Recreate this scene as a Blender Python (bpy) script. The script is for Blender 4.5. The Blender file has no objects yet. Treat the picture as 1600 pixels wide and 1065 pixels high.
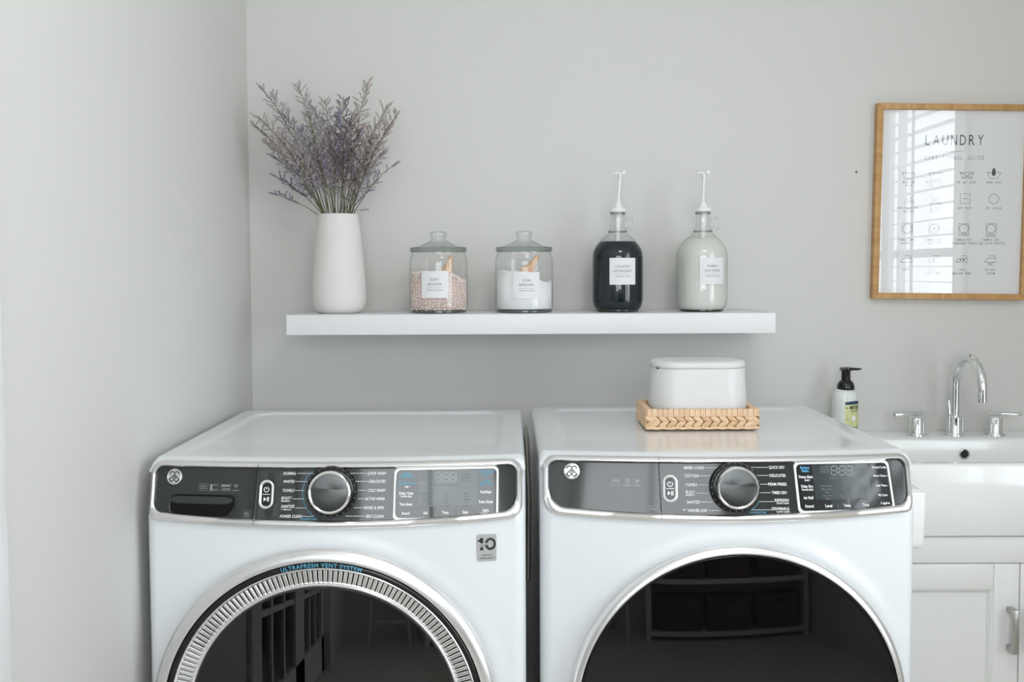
import bpy, bmesh, math, random
from mathutils import Vector, Matrix
rnd = random.Random(7)
S = bpy.context.scene
COL = S.collection
PI = math.pi

# ------------------------------------------------------------------ camera, world, lights, exposure
CAM = Vector((0, -2.87, 1.36)); F = 1620.0; PITCH = math.radians(3.0); SHIFT = -0.016; ROLL = -0.0045
RM = Matrix.Rotation(PI/2 - PITCH, 4, 'X') @ Matrix.Rotation(ROLL, 4, 'Z')
cd = bpy.data.cameras.new('camera'); cam = bpy.data.objects.new('camera', cd); COL.objects.link(cam)
cd.sensor_width = 36; cd.lens = 36*F/1600; cd.shift_y = SHIFT; cd.clip_start = 0.02
cam.matrix_world = Matrix.Translation(CAM) @ RM
S.camera = cam

w = bpy.data.worlds.new('world'); S.world = w; w.use_nodes = True
bg = w.node_tree.nodes['Background']; bg.inputs[0].default_value = (0.86, 0.93, 1.0, 1); bg.inputs[1].default_value = 2.0

def area(name, loc, rot, sx, sy, power, col):
    l = bpy.data.lights.new(name, 'AREA'); l.shape = 'RECTANGLE'; l.size = sx; l.size_y = sy
    l.energy = power; l.color = col
    o = bpy.data.objects.new(name, l); COL.objects.link(o); o.location = loc; o.rotation_euler = rot
    return o
# daylight standing outside the two windows
area('daylight_side_window', (2.06, -2.30, 1.42), (0, PI/2, 0), 1.95, 1.75, 47, (0.905, 0.965, 1.0))
area('daylight_rear_window', (0.22, -4.30, 1.62), (PI/2, 0, 0), 1.75, 1.30, 36, (0.92, 0.97, 1.0))
# flush ceiling lamp above the middle of the room
area('ceiling_lamp_light', (0.55, -2.2, 2.66), (0, 0, 0), 0.5, 0.5, 12, (1.0, 0.975, 0.94))

S.view_settings.view_transform = 'Standard'; S.view_settings.look = 'None'
S.view_settings.exposure = 0.0; S.view_settings.gamma = 1.0; S.view_settings.use_curve_mapping = False
try:
    c = S.cycles
    c.max_bounces = 14; c.diffuse_bounces = 10; c.glossy_bounces = 6; c.transmission_bounces = 10; c.transparent_max_bounces = 24
    c.use_denoising = True; c.sample_clamp_indirect = 8; c.caustics_reflective = False; c.caustics_refractive = False
    c.blur_glossy = 0.5
except Exception:
    pass

# ------------------------------------------------------------------ helpers
def ray(px, py):
    d = Vector(((px-800)/F, (532.5-py)/F + SHIFT*1600/F, -1.0))
    return (RM.to_3x3() @ d)
def at(px, py, D):
    """world point seen at photo pixel px,py on the plane D metres in front of the camera"""
    d = ray(px, py); return CAM + d*(D/d.y)
def onz(px, py, z):
    d = ray(px, py); return CAM + d*((z-CAM.z)/d.z)

MATS = {}
def mat(name, col=(0.8, 0.8, 0.8), rough=0.5, metal=0.0, spec=0.5, coat=0.0, bump=None, var=None, emit=None, aniso=0, sss=0):
    if name in MATS: return MATS[name]
    m = bpy.data.materials.new(name); m.use_nodes = True; nt = m.node_tree; b = nt.nodes['Principled BSDF']
    b.inputs['Base Color'].default_value = (*col, 1); b.inputs['Roughness'].default_value = rough
    b.inputs['Metallic'].default_value = metal; b.inputs['Specular IOR Level'].default_value = spec
    b.inputs['Coat Weight'].default_value = coat; b.inputs['Coat Roughness'].default_value = 0.04
    if aniso: b.inputs['Anisotropic'].default_value = aniso
    if emit: b.inputs['Emission Color'].default_value = (*emit[0], 1); b.inputs['Emission Strength'].default_value = emit[1]
    tc = nt.nodes.new('ShaderNodeTexCoord')
    if var:   # (scale vector, second colour, detail)
        mp = nt.nodes.new('ShaderNodeMapping'); mp.inputs['Scale'].default_value = var[0]
        nz = nt.nodes.new('ShaderNodeTexNoise'); nz.inputs['Scale'].default_value = 1; nz.inputs['Detail'].default_value = 4
        mx = nt.nodes.new('ShaderNodeMix'); mx.data_type = 'RGBA'
        rp = nt.nodes.new('ShaderNodeMapRange'); rp.inputs['From Min'].default_value = 0.32; rp.inputs['From Max'].default_value = 0.68
        nt.links.new(tc.outputs['Object'], mp.inputs[0]); nt.links.new(mp.outputs[0], nz.inputs[0])
        nt.links.new(nz.outputs[0], rp.inputs[0]); nt.links.new(rp.outputs[0], mx.inputs[0])
        mx.inputs[6].default_value = (*col, 1); mx.inputs[7].default_value = (*var[1], 1)
        nt.links.new(mx.outputs[2], b.inputs['Base Color'])
    if bump:  # (scale vector, strength, distance)
        mp = nt.nodes.new('ShaderNodeMapping'); mp.inputs['Scale'].default_value = bump[0]
        nz = nt.nodes.new('ShaderNodeTexNoise'); nz.inputs['Scale'].default_value = 1; nz.inputs['Detail'].default_value = 3
        bp = nt.nodes.new('ShaderNodeBump'); bp.inputs['Strength'].default_value = bump[1]; bp.inputs['Distance'].default_value = bump[2]
        nt.links.new(tc.outputs['Object'], mp.inputs[0]); nt.links.new(mp.outputs[0], nz.inputs[0])
        nt.links.new(nz.outputs[0], bp.inputs['Height']); nt.links.new(bp.outputs[0], b.inputs['Normal'])
    MATS[name] = m; return m
def glass(name, centre=(0.994, 0.996, 0.994), edge=(0.66, 0.69, 0.67), f0=0.055, power=6.0, rough=0.0):
    """a thin pane: transparent, tinted towards its edges, with a Fresnel reflection"""
    if name in MATS: return MATS[name]
    m = bpy.data.materials.new(name); m.use_nodes = True; nt = m.node_tree; nt.nodes.clear()
    N = nt.nodes.new; L = nt.links.new
    out = N('ShaderNodeOutputMaterial'); mix = N('ShaderNodeMixShader'); tr = N('ShaderNodeBsdfTransparent'); gl = N('ShaderNodeBsdfGlossy')
    gl.inputs['Roughness'].default_value = rough
    lw = N('ShaderNodeLayerWeight'); lw.inputs[0].default_value = 0.5
    p = N('ShaderNodeMath'); p.operation = 'POWER'; p.inputs[1].default_value = 5; L(lw.outputs['Facing'], p.inputs[0])
    ma = N('ShaderNodeMath'); ma.operation = 'MULTIPLY_ADD'; ma.inputs[1].default_value = 1-f0; ma.inputs[2].default_value = f0; L(p.outputs[0], ma.inputs[0])
    p2 = N('ShaderNodeMath'); p2.operation = 'POWER'; p2.inputs[1].default_value = power; L(lw.outputs['Facing'], p2.inputs[0])
    cm = N('ShaderNodeMix'); cm.data_type = 'RGBA'; L(p2.outputs[0], cm.inputs[0])
    cm.inputs[6].default_value = (*centre, 1); cm.inputs[7].default_value = (*edge, 1)
    L(cm.outputs[2], tr.inputs[0]); L(ma.outputs[0], mix.inputs[0]); L(tr.outputs[0], mix.inputs[1]); L(gl.outputs[0], mix.inputs[2]); L(mix.outputs[0], out.inputs[0])
    MATS[name] = m; return m

M_wall = mat('wall_paint', (0.640, 0.635, 0.613), 0.75, spec=0.3, bump=((160, 160, 160), 0.04, 0.002))
M_ceil = mat('ceiling_paint', (0.88, 0.88, 0.87), 0.9, spec=0.2)
M_trim = mat('trim_paint', (0.78, 0.79, 0.80), 0.35)
M_shelf = mat('shelf_paint', (0.74, 0.748, 0.757), 0.4)
M_enam = mat('white_enamel', (0.765, 0.795, 0.815), 0.2, coat=0.25)
M_side = mat('side_enamel', (0.70, 0.73, 0.73), 0.14, coat=0.5)
M_chrome = mat('chrome', (0.90, 0.90, 0.90), 0.12, metal=1)
M_satin = mat('satin_metal', (0.86, 0.855, 0.85), 0.3, metal=1)
M_tapch = mat('tap_chrome', (0.82, 0.83, 0.83), 0.05, metal=1)
M_panel = mat('graphite_panel', (0.030, 0.034, 0.032), 0.08, spec=0.5)
M_panel_sheen = mat('graphite_panel_sheen', (0.042, 0.047, 0.046), 0.08, spec=0.5)  # graphite lightened in colour for the pale wall reflected in it
M_black = mat('black_plastic', (0.006, 0.006, 0.006), 0.2)
M_rub = mat('dark_rubber', (0.015, 0.016, 0.015), 0.6)
M_gap = mat('gap_black', (0.01, 0.01, 0.01), 0.9, spec=0.1)
M_disp = mat('display_glass', (0.008, 0.011, 0.012), 0.05, spec=0.6)
M_lcd = mat('lcd_window', (0.030, 0.042, 0.044), 0.07, spec=0.6)
M_knobf = mat('knob_face_metal', (0.11, 0.115, 0.112), 0.3, metal=1, aniso=0.8)
M_tw = mat('print_white', (0.85, 0.86, 0.86), 0.5)
M_tg = mat('print_grey', (0.26, 0.29, 0.29), 0.5)
M_tlg = mat('print_light_grey', (0.45, 0.48, 0.48), 0.5)
M_tb = mat('print_blue', (0.10, 0.36, 0.52), 0.5)
M_tk = mat('print_black', (0.03, 0.03, 0.03), 0.6)
M_tpg = mat('print_pale', (0.22, 0.225, 0.225), 0.6)
M_paper = mat('label_paper', (0.74, 0.74, 0.75), 0.6)
M_poster = mat('poster_paper', (0.92, 0.925, 0.93), 0.7)
M_oak = mat('oak', (0.56, 0.33, 0.13), 0.45, var=((6, 6, 60), (0.44, 0.23, 0.075)), bump=((20, 20, 200), 0.1, 0.001))
M_oakh = mat('oak_flat', (0.56, 0.33, 0.13), 0.45, var=((60, 6, 6), (0.44, 0.23, 0.075)), bump=((200, 20, 20), 0.1, 0.001))
M_ceramic = mat('matt_ceramic', (0.70, 0.685, 0.665), 0.7, spec=0.3, bump=((3, 3, 260), 0.5, 0.0012))
M_fire = mat('fireclay', (0.83, 0.845, 0.84), 0.12, coat=0.5)
M_cab = mat('cabinet_paint', (0.735, 0.735, 0.72), 0.4)
M_tin = mat('powder_coated_tin', (0.66, 0.662, 0.658), 0.35)
M_wpl = mat('white_plastic', (0.78, 0.78, 0.775), 0.35)
M_dark = mat('dark_detergent', (0.002, 0.008, 0.014), 0.5, spec=0.08)
M_soft = mat('milky_softener', (0.69, 0.69, 0.655), 0.4)
M_bead = mat('pink_beads', (0.84, 0.66, 0.60), 0.5, var=((330, 330, 330), (0.90, 0.86, 0.83)))
M_powder = mat('white_powder', (0.90, 0.91, 0.93), 0.9, bump=((300, 300, 300), 0.2, 0.001))
M_wood = mat('beech_wood', (0.74, 0.50, 0.33), 0.5, var=((40, 40, 8), (0.62, 0.38, 0.23)))
M_stem = mat('dried_stem', (0.12, 0.11, 0.045), 0.7)
M_stem2 = mat('dried_stem_brown', (0.10, 0.075, 0.04), 0.7)
M_fl = [mat('blossom_lavender', (0.36, 0.31, 0.37), 0.8, var=((90, 90, 90), (0.47, 0.44, 0.43))),
        mat('blossom_mauve', (0.36, 0.27, 0.30), 0.8, var=((90, 90, 90), (0.24, 0.18, 0.22))),
        mat('blossom_blue', (0.20, 0.20, 0.31), 0.8, var=((90, 90, 90), (0.35, 0.33, 0.40))),
        mat('blossom_pinkish', (0.47, 0.36, 0.36), 0.8, var=((90, 90, 90), (0.42, 0.40, 0.35))),
        mat('blossom_plum', (0.13, 0.10, 0.13), 0.8, var=((90, 90, 90), (0.25, 0.20, 0.24)))]
M_rush = [mat('rush_a', (0.80, 0.58, 0.39), 0.6, var=((70, 70, 300), (0.66, 0.43, 0.25)), bump=((80, 80, 500), 0.5, 0.001)),
          mat('rush_b', (0.84, 0.63, 0.44), 0.6, var=((70, 70, 300), (0.70, 0.48, 0.30)), bump=((80, 80, 500), 0.5, 0.001)),
          mat('rush_c', (0.74, 0.50, 0.31), 0.6, var=((70, 70, 300), (0.58, 0.36, 0.19)), bump=((80, 80, 500), 0.5, 0.001))]
M_rushw = [mat('rush_wrap_%d' % i, c1, 0.6, var=((600, 60, 60), c2), bump=((700, 90, 40), 0.5, 0.001)) for i, (c1, c2) in enumerate(
          [((0.82, 0.60, 0.41), (0.66, 0.44, 0.27)), ((0.79, 0.56, 0.38), (0.63, 0.41, 0.25)), ((0.84, 0.63, 0.44), (0.68, 0.47, 0.29))])]
M_steel = mat('drum_steel', (0.35, 0.36, 0.36), 0.3, metal=1, bump=((90, 90, 90), 0.3, 0.002))
M_floor = mat('floor_wood', (0.66, 0.62, 0.57), 0.5, var=((3, 40, 1), (0.58, 0.54, 0.49)))
M_hall = mat('hall_gloom', (0.05, 0.05, 0.048), 0.9)  # near-black colour puts the darkness of the unlit hall into its walls
M_wick = mat('brown_wicker', (0.13, 0.075, 0.045), 0.8, var=((60, 60, 120), (0.06, 0.035, 0.02)), bump=((60, 60, 200), 1, 0.004))
M_galv = mat('galvanised', (0.45, 0.46, 0.46), 0.4, metal=0.9, var=((12, 12, 12), (0.3, 0.31, 0.31)))
M_ladder = mat('ladder_paint', (0.55, 0.57, 0.57), 0.4)
M_frost = mat('frosted_bottle', (0.70, 0.73, 0.71), 0.25, spec=0.6)
M_ly = mat('label_lemon', (0.56, 0.58, 0.22), 0.5, var=((420, 420, 420), (0.74, 0.74, 0.46)))
M_navy = mat('label_navy', (0.012, 0.05, 0.10), 0.5)
M_badge = mat('badge_silver', (0.48, 0.48, 0.48), 0.45, metal=0.4)
M_lamp = mat('lamp_shade', (0.9, 0.9, 0.88), 0.4, emit=((1, 0.97, 0.92), 1.0))
G_jar = glass('jar_glass')
G_bot = glass('bottle_glass', (0.975, 0.98, 0.975), (0.55, 0.58, 0.56), f0=0.065)
G_thick = glass('thick_glass', (0.95, 0.97, 0.965), (0.60, 0.65, 0.63), f0=0.07, power=3)
G_rim = glass('rim_glass', (0.70, 0.75, 0.73), (0.28, 0.32, 0.30), f0=0.10, power=2.2)
G_pane = glass('poster_pane', (0.985, 0.985, 0.985), (0.9, 0.9, 0.9), f0=0.06)
G_win = glass('window_pane', (0.99, 0.99, 0.99), (0.9, 0.92, 0.92), f0=0.03)
G_door = glass('washer_door_glass', (0.08, 0.09, 0.09), (0.04, 0.045, 0.045), f0=0.065)
G_dome = glass('lid_glass', (0.93, 0.95, 0.94), (0.62, 0.67, 0.65), f0=0.06, power=3.0)
M_dglass = mat('dryer_door_glass', (0.003, 0.003, 0.003), 0.02, spec=0.45)

def link(me, name, m, parent=None, loc=None):
    o = bpy.data.objects.new(name, me); COL.objects.link(o)
    if m is not None and len(me.materials) == 0:
        for q in (m if isinstance(m, (list, tuple)) else [m]): me.materials.append(q)
    if parent is not None: o.parent = parent
    if loc is not None: o.location = loc
    return o
def tag(o, label=None, cat=None, group=None, kind=None):
    if label: o['label'] = label
    if cat: o['category'] = cat
    if group: o['group'] = group
    if kind: o['kind'] = kind
    return o
def empty(name, loc, rz=0, label=None, cat=None, group=None):
    o = bpy.data.objects.new(name, None); COL.objects.link(o); o.location = loc; o.rotation_euler = (0, 0, rz); o.empty_display_size = 0.05
    return tag(o, label, cat, group)

class MB:
    def __init__(s): s.v = []; s.f = []; s.mi = []; s.cur = 0
    def add(s, vs, fs):
        b = len(s.v); s.v += [tuple(p) for p in vs]; s.f += [tuple(b+i for i in f) for f in fs]; s.mi += [s.cur]*len(fs); return s
    def box(s, x0, x1, y0, y1, z0, z1):
        return s.add([(x0,y0,z0),(x1,y0,z0),(x1,y1,z0),(x0,y1,z0),(x0,y0,z1),(x1,y0,z1),(x1,y1,z1),(x0,y1,z1)],
                     [(0,3,2,1),(4,5,6,7),(0,1,5,4),(1,2,6,5),(2,3,7,6),(3,0,4,7)])
    def loft(s, rings, closed=True, cap0=False, cap1=False):
        n = len(rings[0]); b = len(s.v)
        for r in rings: s.v += [tuple(p) for p in r]
        for i in range(len(rings)-1):
            for j in range(n if closed else n-1):
                k = (j+1) % n
                s.f.append((b+i*n+j, b+i*n+k, b+(i+1)*n+k, b+(i+1)*n+j)); s.mi.append(s.cur)
        if cap0: s.f.append(tuple(b+j for j in reversed(range(n)))); s.mi.append(s.cur)
        if cap1: s.f.append(tuple(b+(len(rings)-1)*n+j for j in range(n))); s.mi.append(s.cur)
        return s
    def lathe(s, prof, n=48, fr=None, cap0=True, cap1=True):
        """prof: (radius, height) pairs; fr: function (x,y,h) -> point"""
        fr = fr or (lambda x, y, h: (x, y, h)); rings = []
        for r, h in prof: rings.append([fr(max(r, 1e-5)*math.cos(2*PI*j/n), max(r, 1e-5)*math.sin(2*PI*j/n), h) for j in range(n)])
        return s.loft(rings, True, cap0, cap1)
    def tube(s, pts, rad, n=10, caps=True):
        pts = [Vector(p) for p in pts]; m = len(pts)
        rad = rad if isinstance(rad, (list, tuple)) else [rad]*m
        t0 = (pts[1]-pts[0]).normalized(); up = Vector((0, 0, 1)) if abs(t0.z) < 0.9 else Vector((0, 1, 0))
        u = t0.cross(up).normalized(); rings = []
        for i, p in enumerate(pts):
            t = (pts[min(i+1, m-1)]-pts[max(i-1, 0)]).normalized()
            u = (u - t*u.dot(t)).normalized(); v = t.cross(u)
            rings.append([p+(u*math.cos(2*PI*j/n)+v*math.sin(2*PI*j/n))*rad[i] for j in range(n)])
        return s.loft(rings, True, caps, caps)
    def build_split(s, name, m, parent, cuts):
        cuts = sorted(cuts)+[1e9]; lo = -1e9
        for hi in cuts:
            q = MB(); mp = {}
            for f in s.f:
                c = sum(s.v[i][0] for i in f)/len(f)
                if lo <= c < hi:
                    for i in f:
                        if i not in mp: mp[i] = len(q.v); q.v.append(s.v[i])
                    q.f.append(tuple(mp[i] for i in f)); q.mi.append(0)
            if q.f: q.build(name, m, parent, fix=False, smooth=False)
            lo = hi
    def build(s, name, m, parent=None, loc=None, smooth=True, ang=35, bevel=0, seg=2, fix=True):
        me = bpy.data.meshes.new(name); me.from_pydata(s.v, [], s.f)
        if isinstance(m, (list, tuple)): me.polygons.foreach_set('material_index', s.mi)
        if fix or bevel:
            bm = bmesh.new(); bm.from_mesh(me)
            if fix: bmesh.ops.recalc_face_normals(bm, faces=bm.faces)
            if bevel: bmesh.ops.bevel(bm, geom=list(bm.edges), offset=bevel, segments=seg, profile=0.5, affect='EDGES', clamp_overlap=True)
            bm.to_mesh(me); bm.free()
        if smooth:
            me.polygons.foreach_set('use_smooth', [True]*len(me.polygons))
            if ang: me.set_sharp_from_angle(angle=math.radians(ang))
        return link(me, name, m, parent, loc)
def bxo(name, m, x0, x1, y0, y1, z0, z1, parent=None, bevel=0.0, seg=2):
    return MB().box(x0, x1, y0, y1, z0, z1).build(name, m, parent, bevel=bevel, seg=seg)
def rrect(x0, x1, z0, z1, r, n=8):
    """rounded rectangle outline, counter-clockwise; r one radius or (bl, br, tr, tl)"""
    R = r if isinstance(r, (list, tuple)) else (r,)*4; P = []
    for cx, cz, q, a in ((x0+R[0], z0+R[0], R[0], PI), (x1-R[1], z0+R[1], R[1], 1.5*PI), (x1-R[2], z1-R[2], R[2], 0), (x0+R[3], z1-R[3], R[3], PI/2)):
        for i in range(n+1): P.append((cx+q*math.cos(a+PI/2*i/n), cz+q*math.sin(a+PI/2*i/n)))
    return P
def subdiv(P, step):
    Q = []
    for i in range(len(P)):
        a, b = P[i], P[(i+1) % len(P)]; L = math.hypot(b[0]-a[0], b[1]-a[1]); k = max(1, int(L/step))
        for j in range(k): Q.append((a[0]+(b[0]-a[0])*j/k, a[1]+(b[1]-a[1])*j/k))
    return Q
def smooth01(a, b, x):
    t = max(0.0, min(1.0, (x-a)/(b-a))); return t*t*(3-2*t)

# text as flat mesh, (u,v) with u in cap-heights
_tc = {}
def glyphs(s, bold=0.0, space=1.0):
    k = (s, bold, space)
    if k not in _tc:
        c = bpy.data.curves.new('t', 'FONT'); c.body = s; c.size = 1; c.resolution_u = 3; c.offset = bold; c.space_character = space
        o = bpy.data.objects.new('t', c); me = o.to_mesh()
        vs = [(v.co.x, v.co.y) for v in me.vertices]; fs = [tuple(p.vertices) for p in me.polygons]
        o.to_mesh_clear(); bpy.data.objects.remove(o); bpy.data.curves.remove(c)
        x0 = min(v[0] for v in vs); x1 = max(v[0] for v in vs)
        _tc[k] = ([((x-x0)/(x1-x0), y/0.694) for x, y in vs], fs, (x1-x0)/0.694)
    return _tc[k]
def text(mb, s, fn, bold=0.0, space=1.0):
    """fn(u, v): u 0..1 over the word, v 0..1 baseline to cap height"""
    vs, fs, asp = glyphs(s, bold, space); mb.add([fn(u, v) for u, v in vs], fs); return asp
def ribbon(mb, pts, wd, fn, closed=False):
    """flat line of width wd through 2-D points, mapped by fn(x, z)"""
    n = len(pts); L = []
    for i, p in enumerate(pts):
        a = pts[(i-1) % n] if (closed or i) else p; b = pts[(i+1) % n] if (closed or i < n-1) else p
        tx, tz = b[0]-a[0], b[1]-a[1]; q = math.hypot(tx, tz) or 1; tx /= q; tz /= q
        L.append([fn(p[0]-tz*wd/2, p[1]+tx*wd/2), fn(p[0]+tz*wd/2, p[1]-tx*wd/2)])
    if closed: L.append(L[0])
    return mb.loft(L, False)

# ------------------------------------------------------------------ the room
XL = -0.722; XR = 1.85; YB = -4.10; ZC = 2.72
def struct(o): o['kind'] = 'structure'; return o
struct(bxo('wall_back', M_wall, XL-0.1, XR+0.1, 0, 0.1, 0, ZC))
struct(bxo('floor', M_floor, XL-1.6, XR+0.1, YB-0.1, 0.1, -0.08, 0))
struct(bxo('ceiling', M_ceil, XL-1.6, XR+0.1, YB-0.1, 0.1, ZC, ZC+0.08))
DY0, DY1, DZ = -1.535, -3.05, 2.08       # door opening in the left wall
b = MB(); b.box(XL-0.1, XL, DY0, 0, 0, ZC).box(XL-0.1, XL, YB, DY1, 0, ZC).box(XL-0.1, XL, DY1, DY0, DZ, ZC)
struct(b.build('wall_left', M_wall))
WY0, WY1, WZ0, WZ1 = -1.46, -3.14, 0.50, 2.36   # window in the right wall
b = MB(); b.box(XR, XR+0.1, WY0, 0, 0, ZC).box(XR, XR+0.1, YB, WY1, 0, ZC).box(XR, XR+0.1, WY1, WY0, 0, WZ0).box(XR, XR+0.1, WY1, WY0, WZ1, ZC)
struct(b.build('wall_right', M_wall))
RX0, RX1, RZ0, RZ1 = -0.62, 1.05, 1.02, 2.22    # high window in the rear wall
b = MB(); b.box(XL-0.1, RX0, YB-0.1, YB, 0, ZC).box(RX1, XR+0.1, YB-0.1, YB, 0, ZC).box(RX0, RX1, YB-0.1, YB, 0, RZ0).box(RX0, RX1, YB-0.1, YB, RZ1, ZC)
struct(b.build('wall_rear', M_wall))
# door casing and french door in the left wall
b = MB(); b.box(XL, XL+0.018, DY0, DY0+0.095, 0, DZ+0.095).box(XL, XL+0.018, DY1-0.095, DY1, 0, DZ+0.095).box(XL, XL+0.018, DY1, DY0, DZ, DZ+0.095)
struct(b.build('trim_1', M_trim, bevel=0.003))
door = empty('door_1', (XL-0.06, (DY0+DY1)/2, 0)); door['kind'] = 'structure'
b = MB(); W = DY0-DY1
for s_ in (-1, 1):
    y0 = 0 if s_ > 0 else -W/2+0.004; y1 = W/2-0.004 if s_ > 0 else 0
    b.box(-0.02, 0.02, y0, y0+0.1, 0.01, DZ-0.01).box(-0.02, 0.02, y1-0.1, y1, 0.01, DZ-0.01)
    b.box(-0.02, 0.02, y0, y1, 0.01, 0.26).box(-0.02, 0.02, y0, y1, DZ-0.13, DZ-0.01)
b.build('door_frame', M_trim, door)
b = MB()
for s_ in (-1, 1):
    ya = 0.1 if s_ > 0 else -W/2+0.104; yb = W/2-0.104 if s_ > 0 else -0.1
    for k in (1, 2): y = ya+(yb-ya)*k/3; b.box(-0.013, 0.013, y-0.012, y+0.012, 0.26, DZ-0.13)
    for k in range(1, 5): z = 0.26+(DZ-0.39)*k/5; b.box(-0.012, 0.012, ya, yb, z-0.012, z+0.012)
b.build('muntins', M_trim, door)
b = MB(); b.box(-0.002, 0.002, -W/2+0.1, -0.1, 0.26, DZ-0.13).box(-0.002, 0.002, 0.1, W/2-0.1, 0.26, DZ-0.13); b.build('pane', G_win, door)
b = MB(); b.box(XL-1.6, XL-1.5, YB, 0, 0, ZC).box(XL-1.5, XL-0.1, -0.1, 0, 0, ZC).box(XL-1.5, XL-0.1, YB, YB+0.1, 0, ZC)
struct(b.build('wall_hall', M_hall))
# windows with plantation shutters
def window(name, T, wd, z0, z1, shutters):
    r = empty(name, (0, 0, 0)); r['kind'] = 'structure'; r.matrix_world = T
    h = z1-z0; b = MB()   # local: x along the wall, y into the room, z up from sill
    b.box(-0.08, wd+0.08, 0.001, 0.02, -0.08, 0).box(-0.08, wd+0.08, 0.001, 0.02, h, h+0.09).box(-0.08, 0, 0.001, 0.02, 0, h).box(wd, wd+0.08, 0.001, 0.02, 0, h)
    b.build('window_frame', M_trim, r)
    b = MB(); b.box(0, wd, -0.09, -0.06, h/2-0.02, h/2+0.02)
    for x in (0.01, wd/2, wd-0.01): b.box(x-0.02, x+0.02, -0.09, -0.06, 0, h)
    b.build('sash', M_trim, r)
    MB().box(0, wd, -0.078, -0.074, 0, h).build('pane', G_win, r)
    if not shutters: return
    b = MB(); n = 2
    for k in range(n):
        a = wd*k/n+0.004; c = wd*(k+1)/n-0.004
        b.box(a, a+0.045, -0.02, 0.006, 0.004, h-0.004).box(c-0.045, c, -0.02, 0.006, 0.004, h-0.004).box(a, c, -0.02, 0.006, 0.004, 0.08).box(a, c, -0.02, 0.006, h-0.08, h-0.004)
        b.box((a+c)/2-0.006, (a+c)/2+0.006, 0.03, 0.04, 0.1, h-0.1)
    b.build('shutter_frame', M_trim, r)
    me = None; ang = math.radians(3)
    for k in range(n):
        a = wd*k/n+0.05; c = wd*(k+1)/n-0.05; m = int((h-0.17)/0.068)
        for i in range(m):
            z = 0.12+i*0.068
            if me is None:
                bb = MB(); ca, sa = math.cos(ang)*0.022, math.sin(ang)*0.022; t = 0.0026
                bb.loft([[(0, -ca, -sa-t/4), (0, 0, -t), (0, ca, sa-t/4), (0, ca, sa+t/4), (0, 0, t), (0, -ca, -sa+t/4)], [(c-a, -ca, -sa-t/4), (c-a, 0, -t), (c-a, ca, sa-t/4), (c-a, ca, sa+t/4), (c-a, 0, t), (c-a, -ca, -sa+t/4)]], True, True, True)
                o = bb.build('louver', M_trim, r); me = o.data
            else: o = link(me, 'louver', None, r)
            o.location = (a, -0.005, z)
window('window_1', Matrix(((0, -1, 0, XR), (1, 0, 0, WY1), (0, 0, 1, WZ0), (0, 0, 0, 1))), WY0-WY1, WZ0, WZ1, True)
window('window_2', Matrix(((1, 0, 0, RX0), (0, 1, 0, YB), (0, 0, 1, RZ0), (0, 0, 0, 1))), RX1-RX0, RZ0, RZ1, False)
struct(bxo('baseboard_back', M_trim, XL+0.015, XR, -0.015, 0, 0, 0.12, bevel=0.003))
struct(bxo('baseboard_left', M_trim, XL, XL+0.015, DY0+0.095, 0, 0, 0.12, bevel=0.003))

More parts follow.
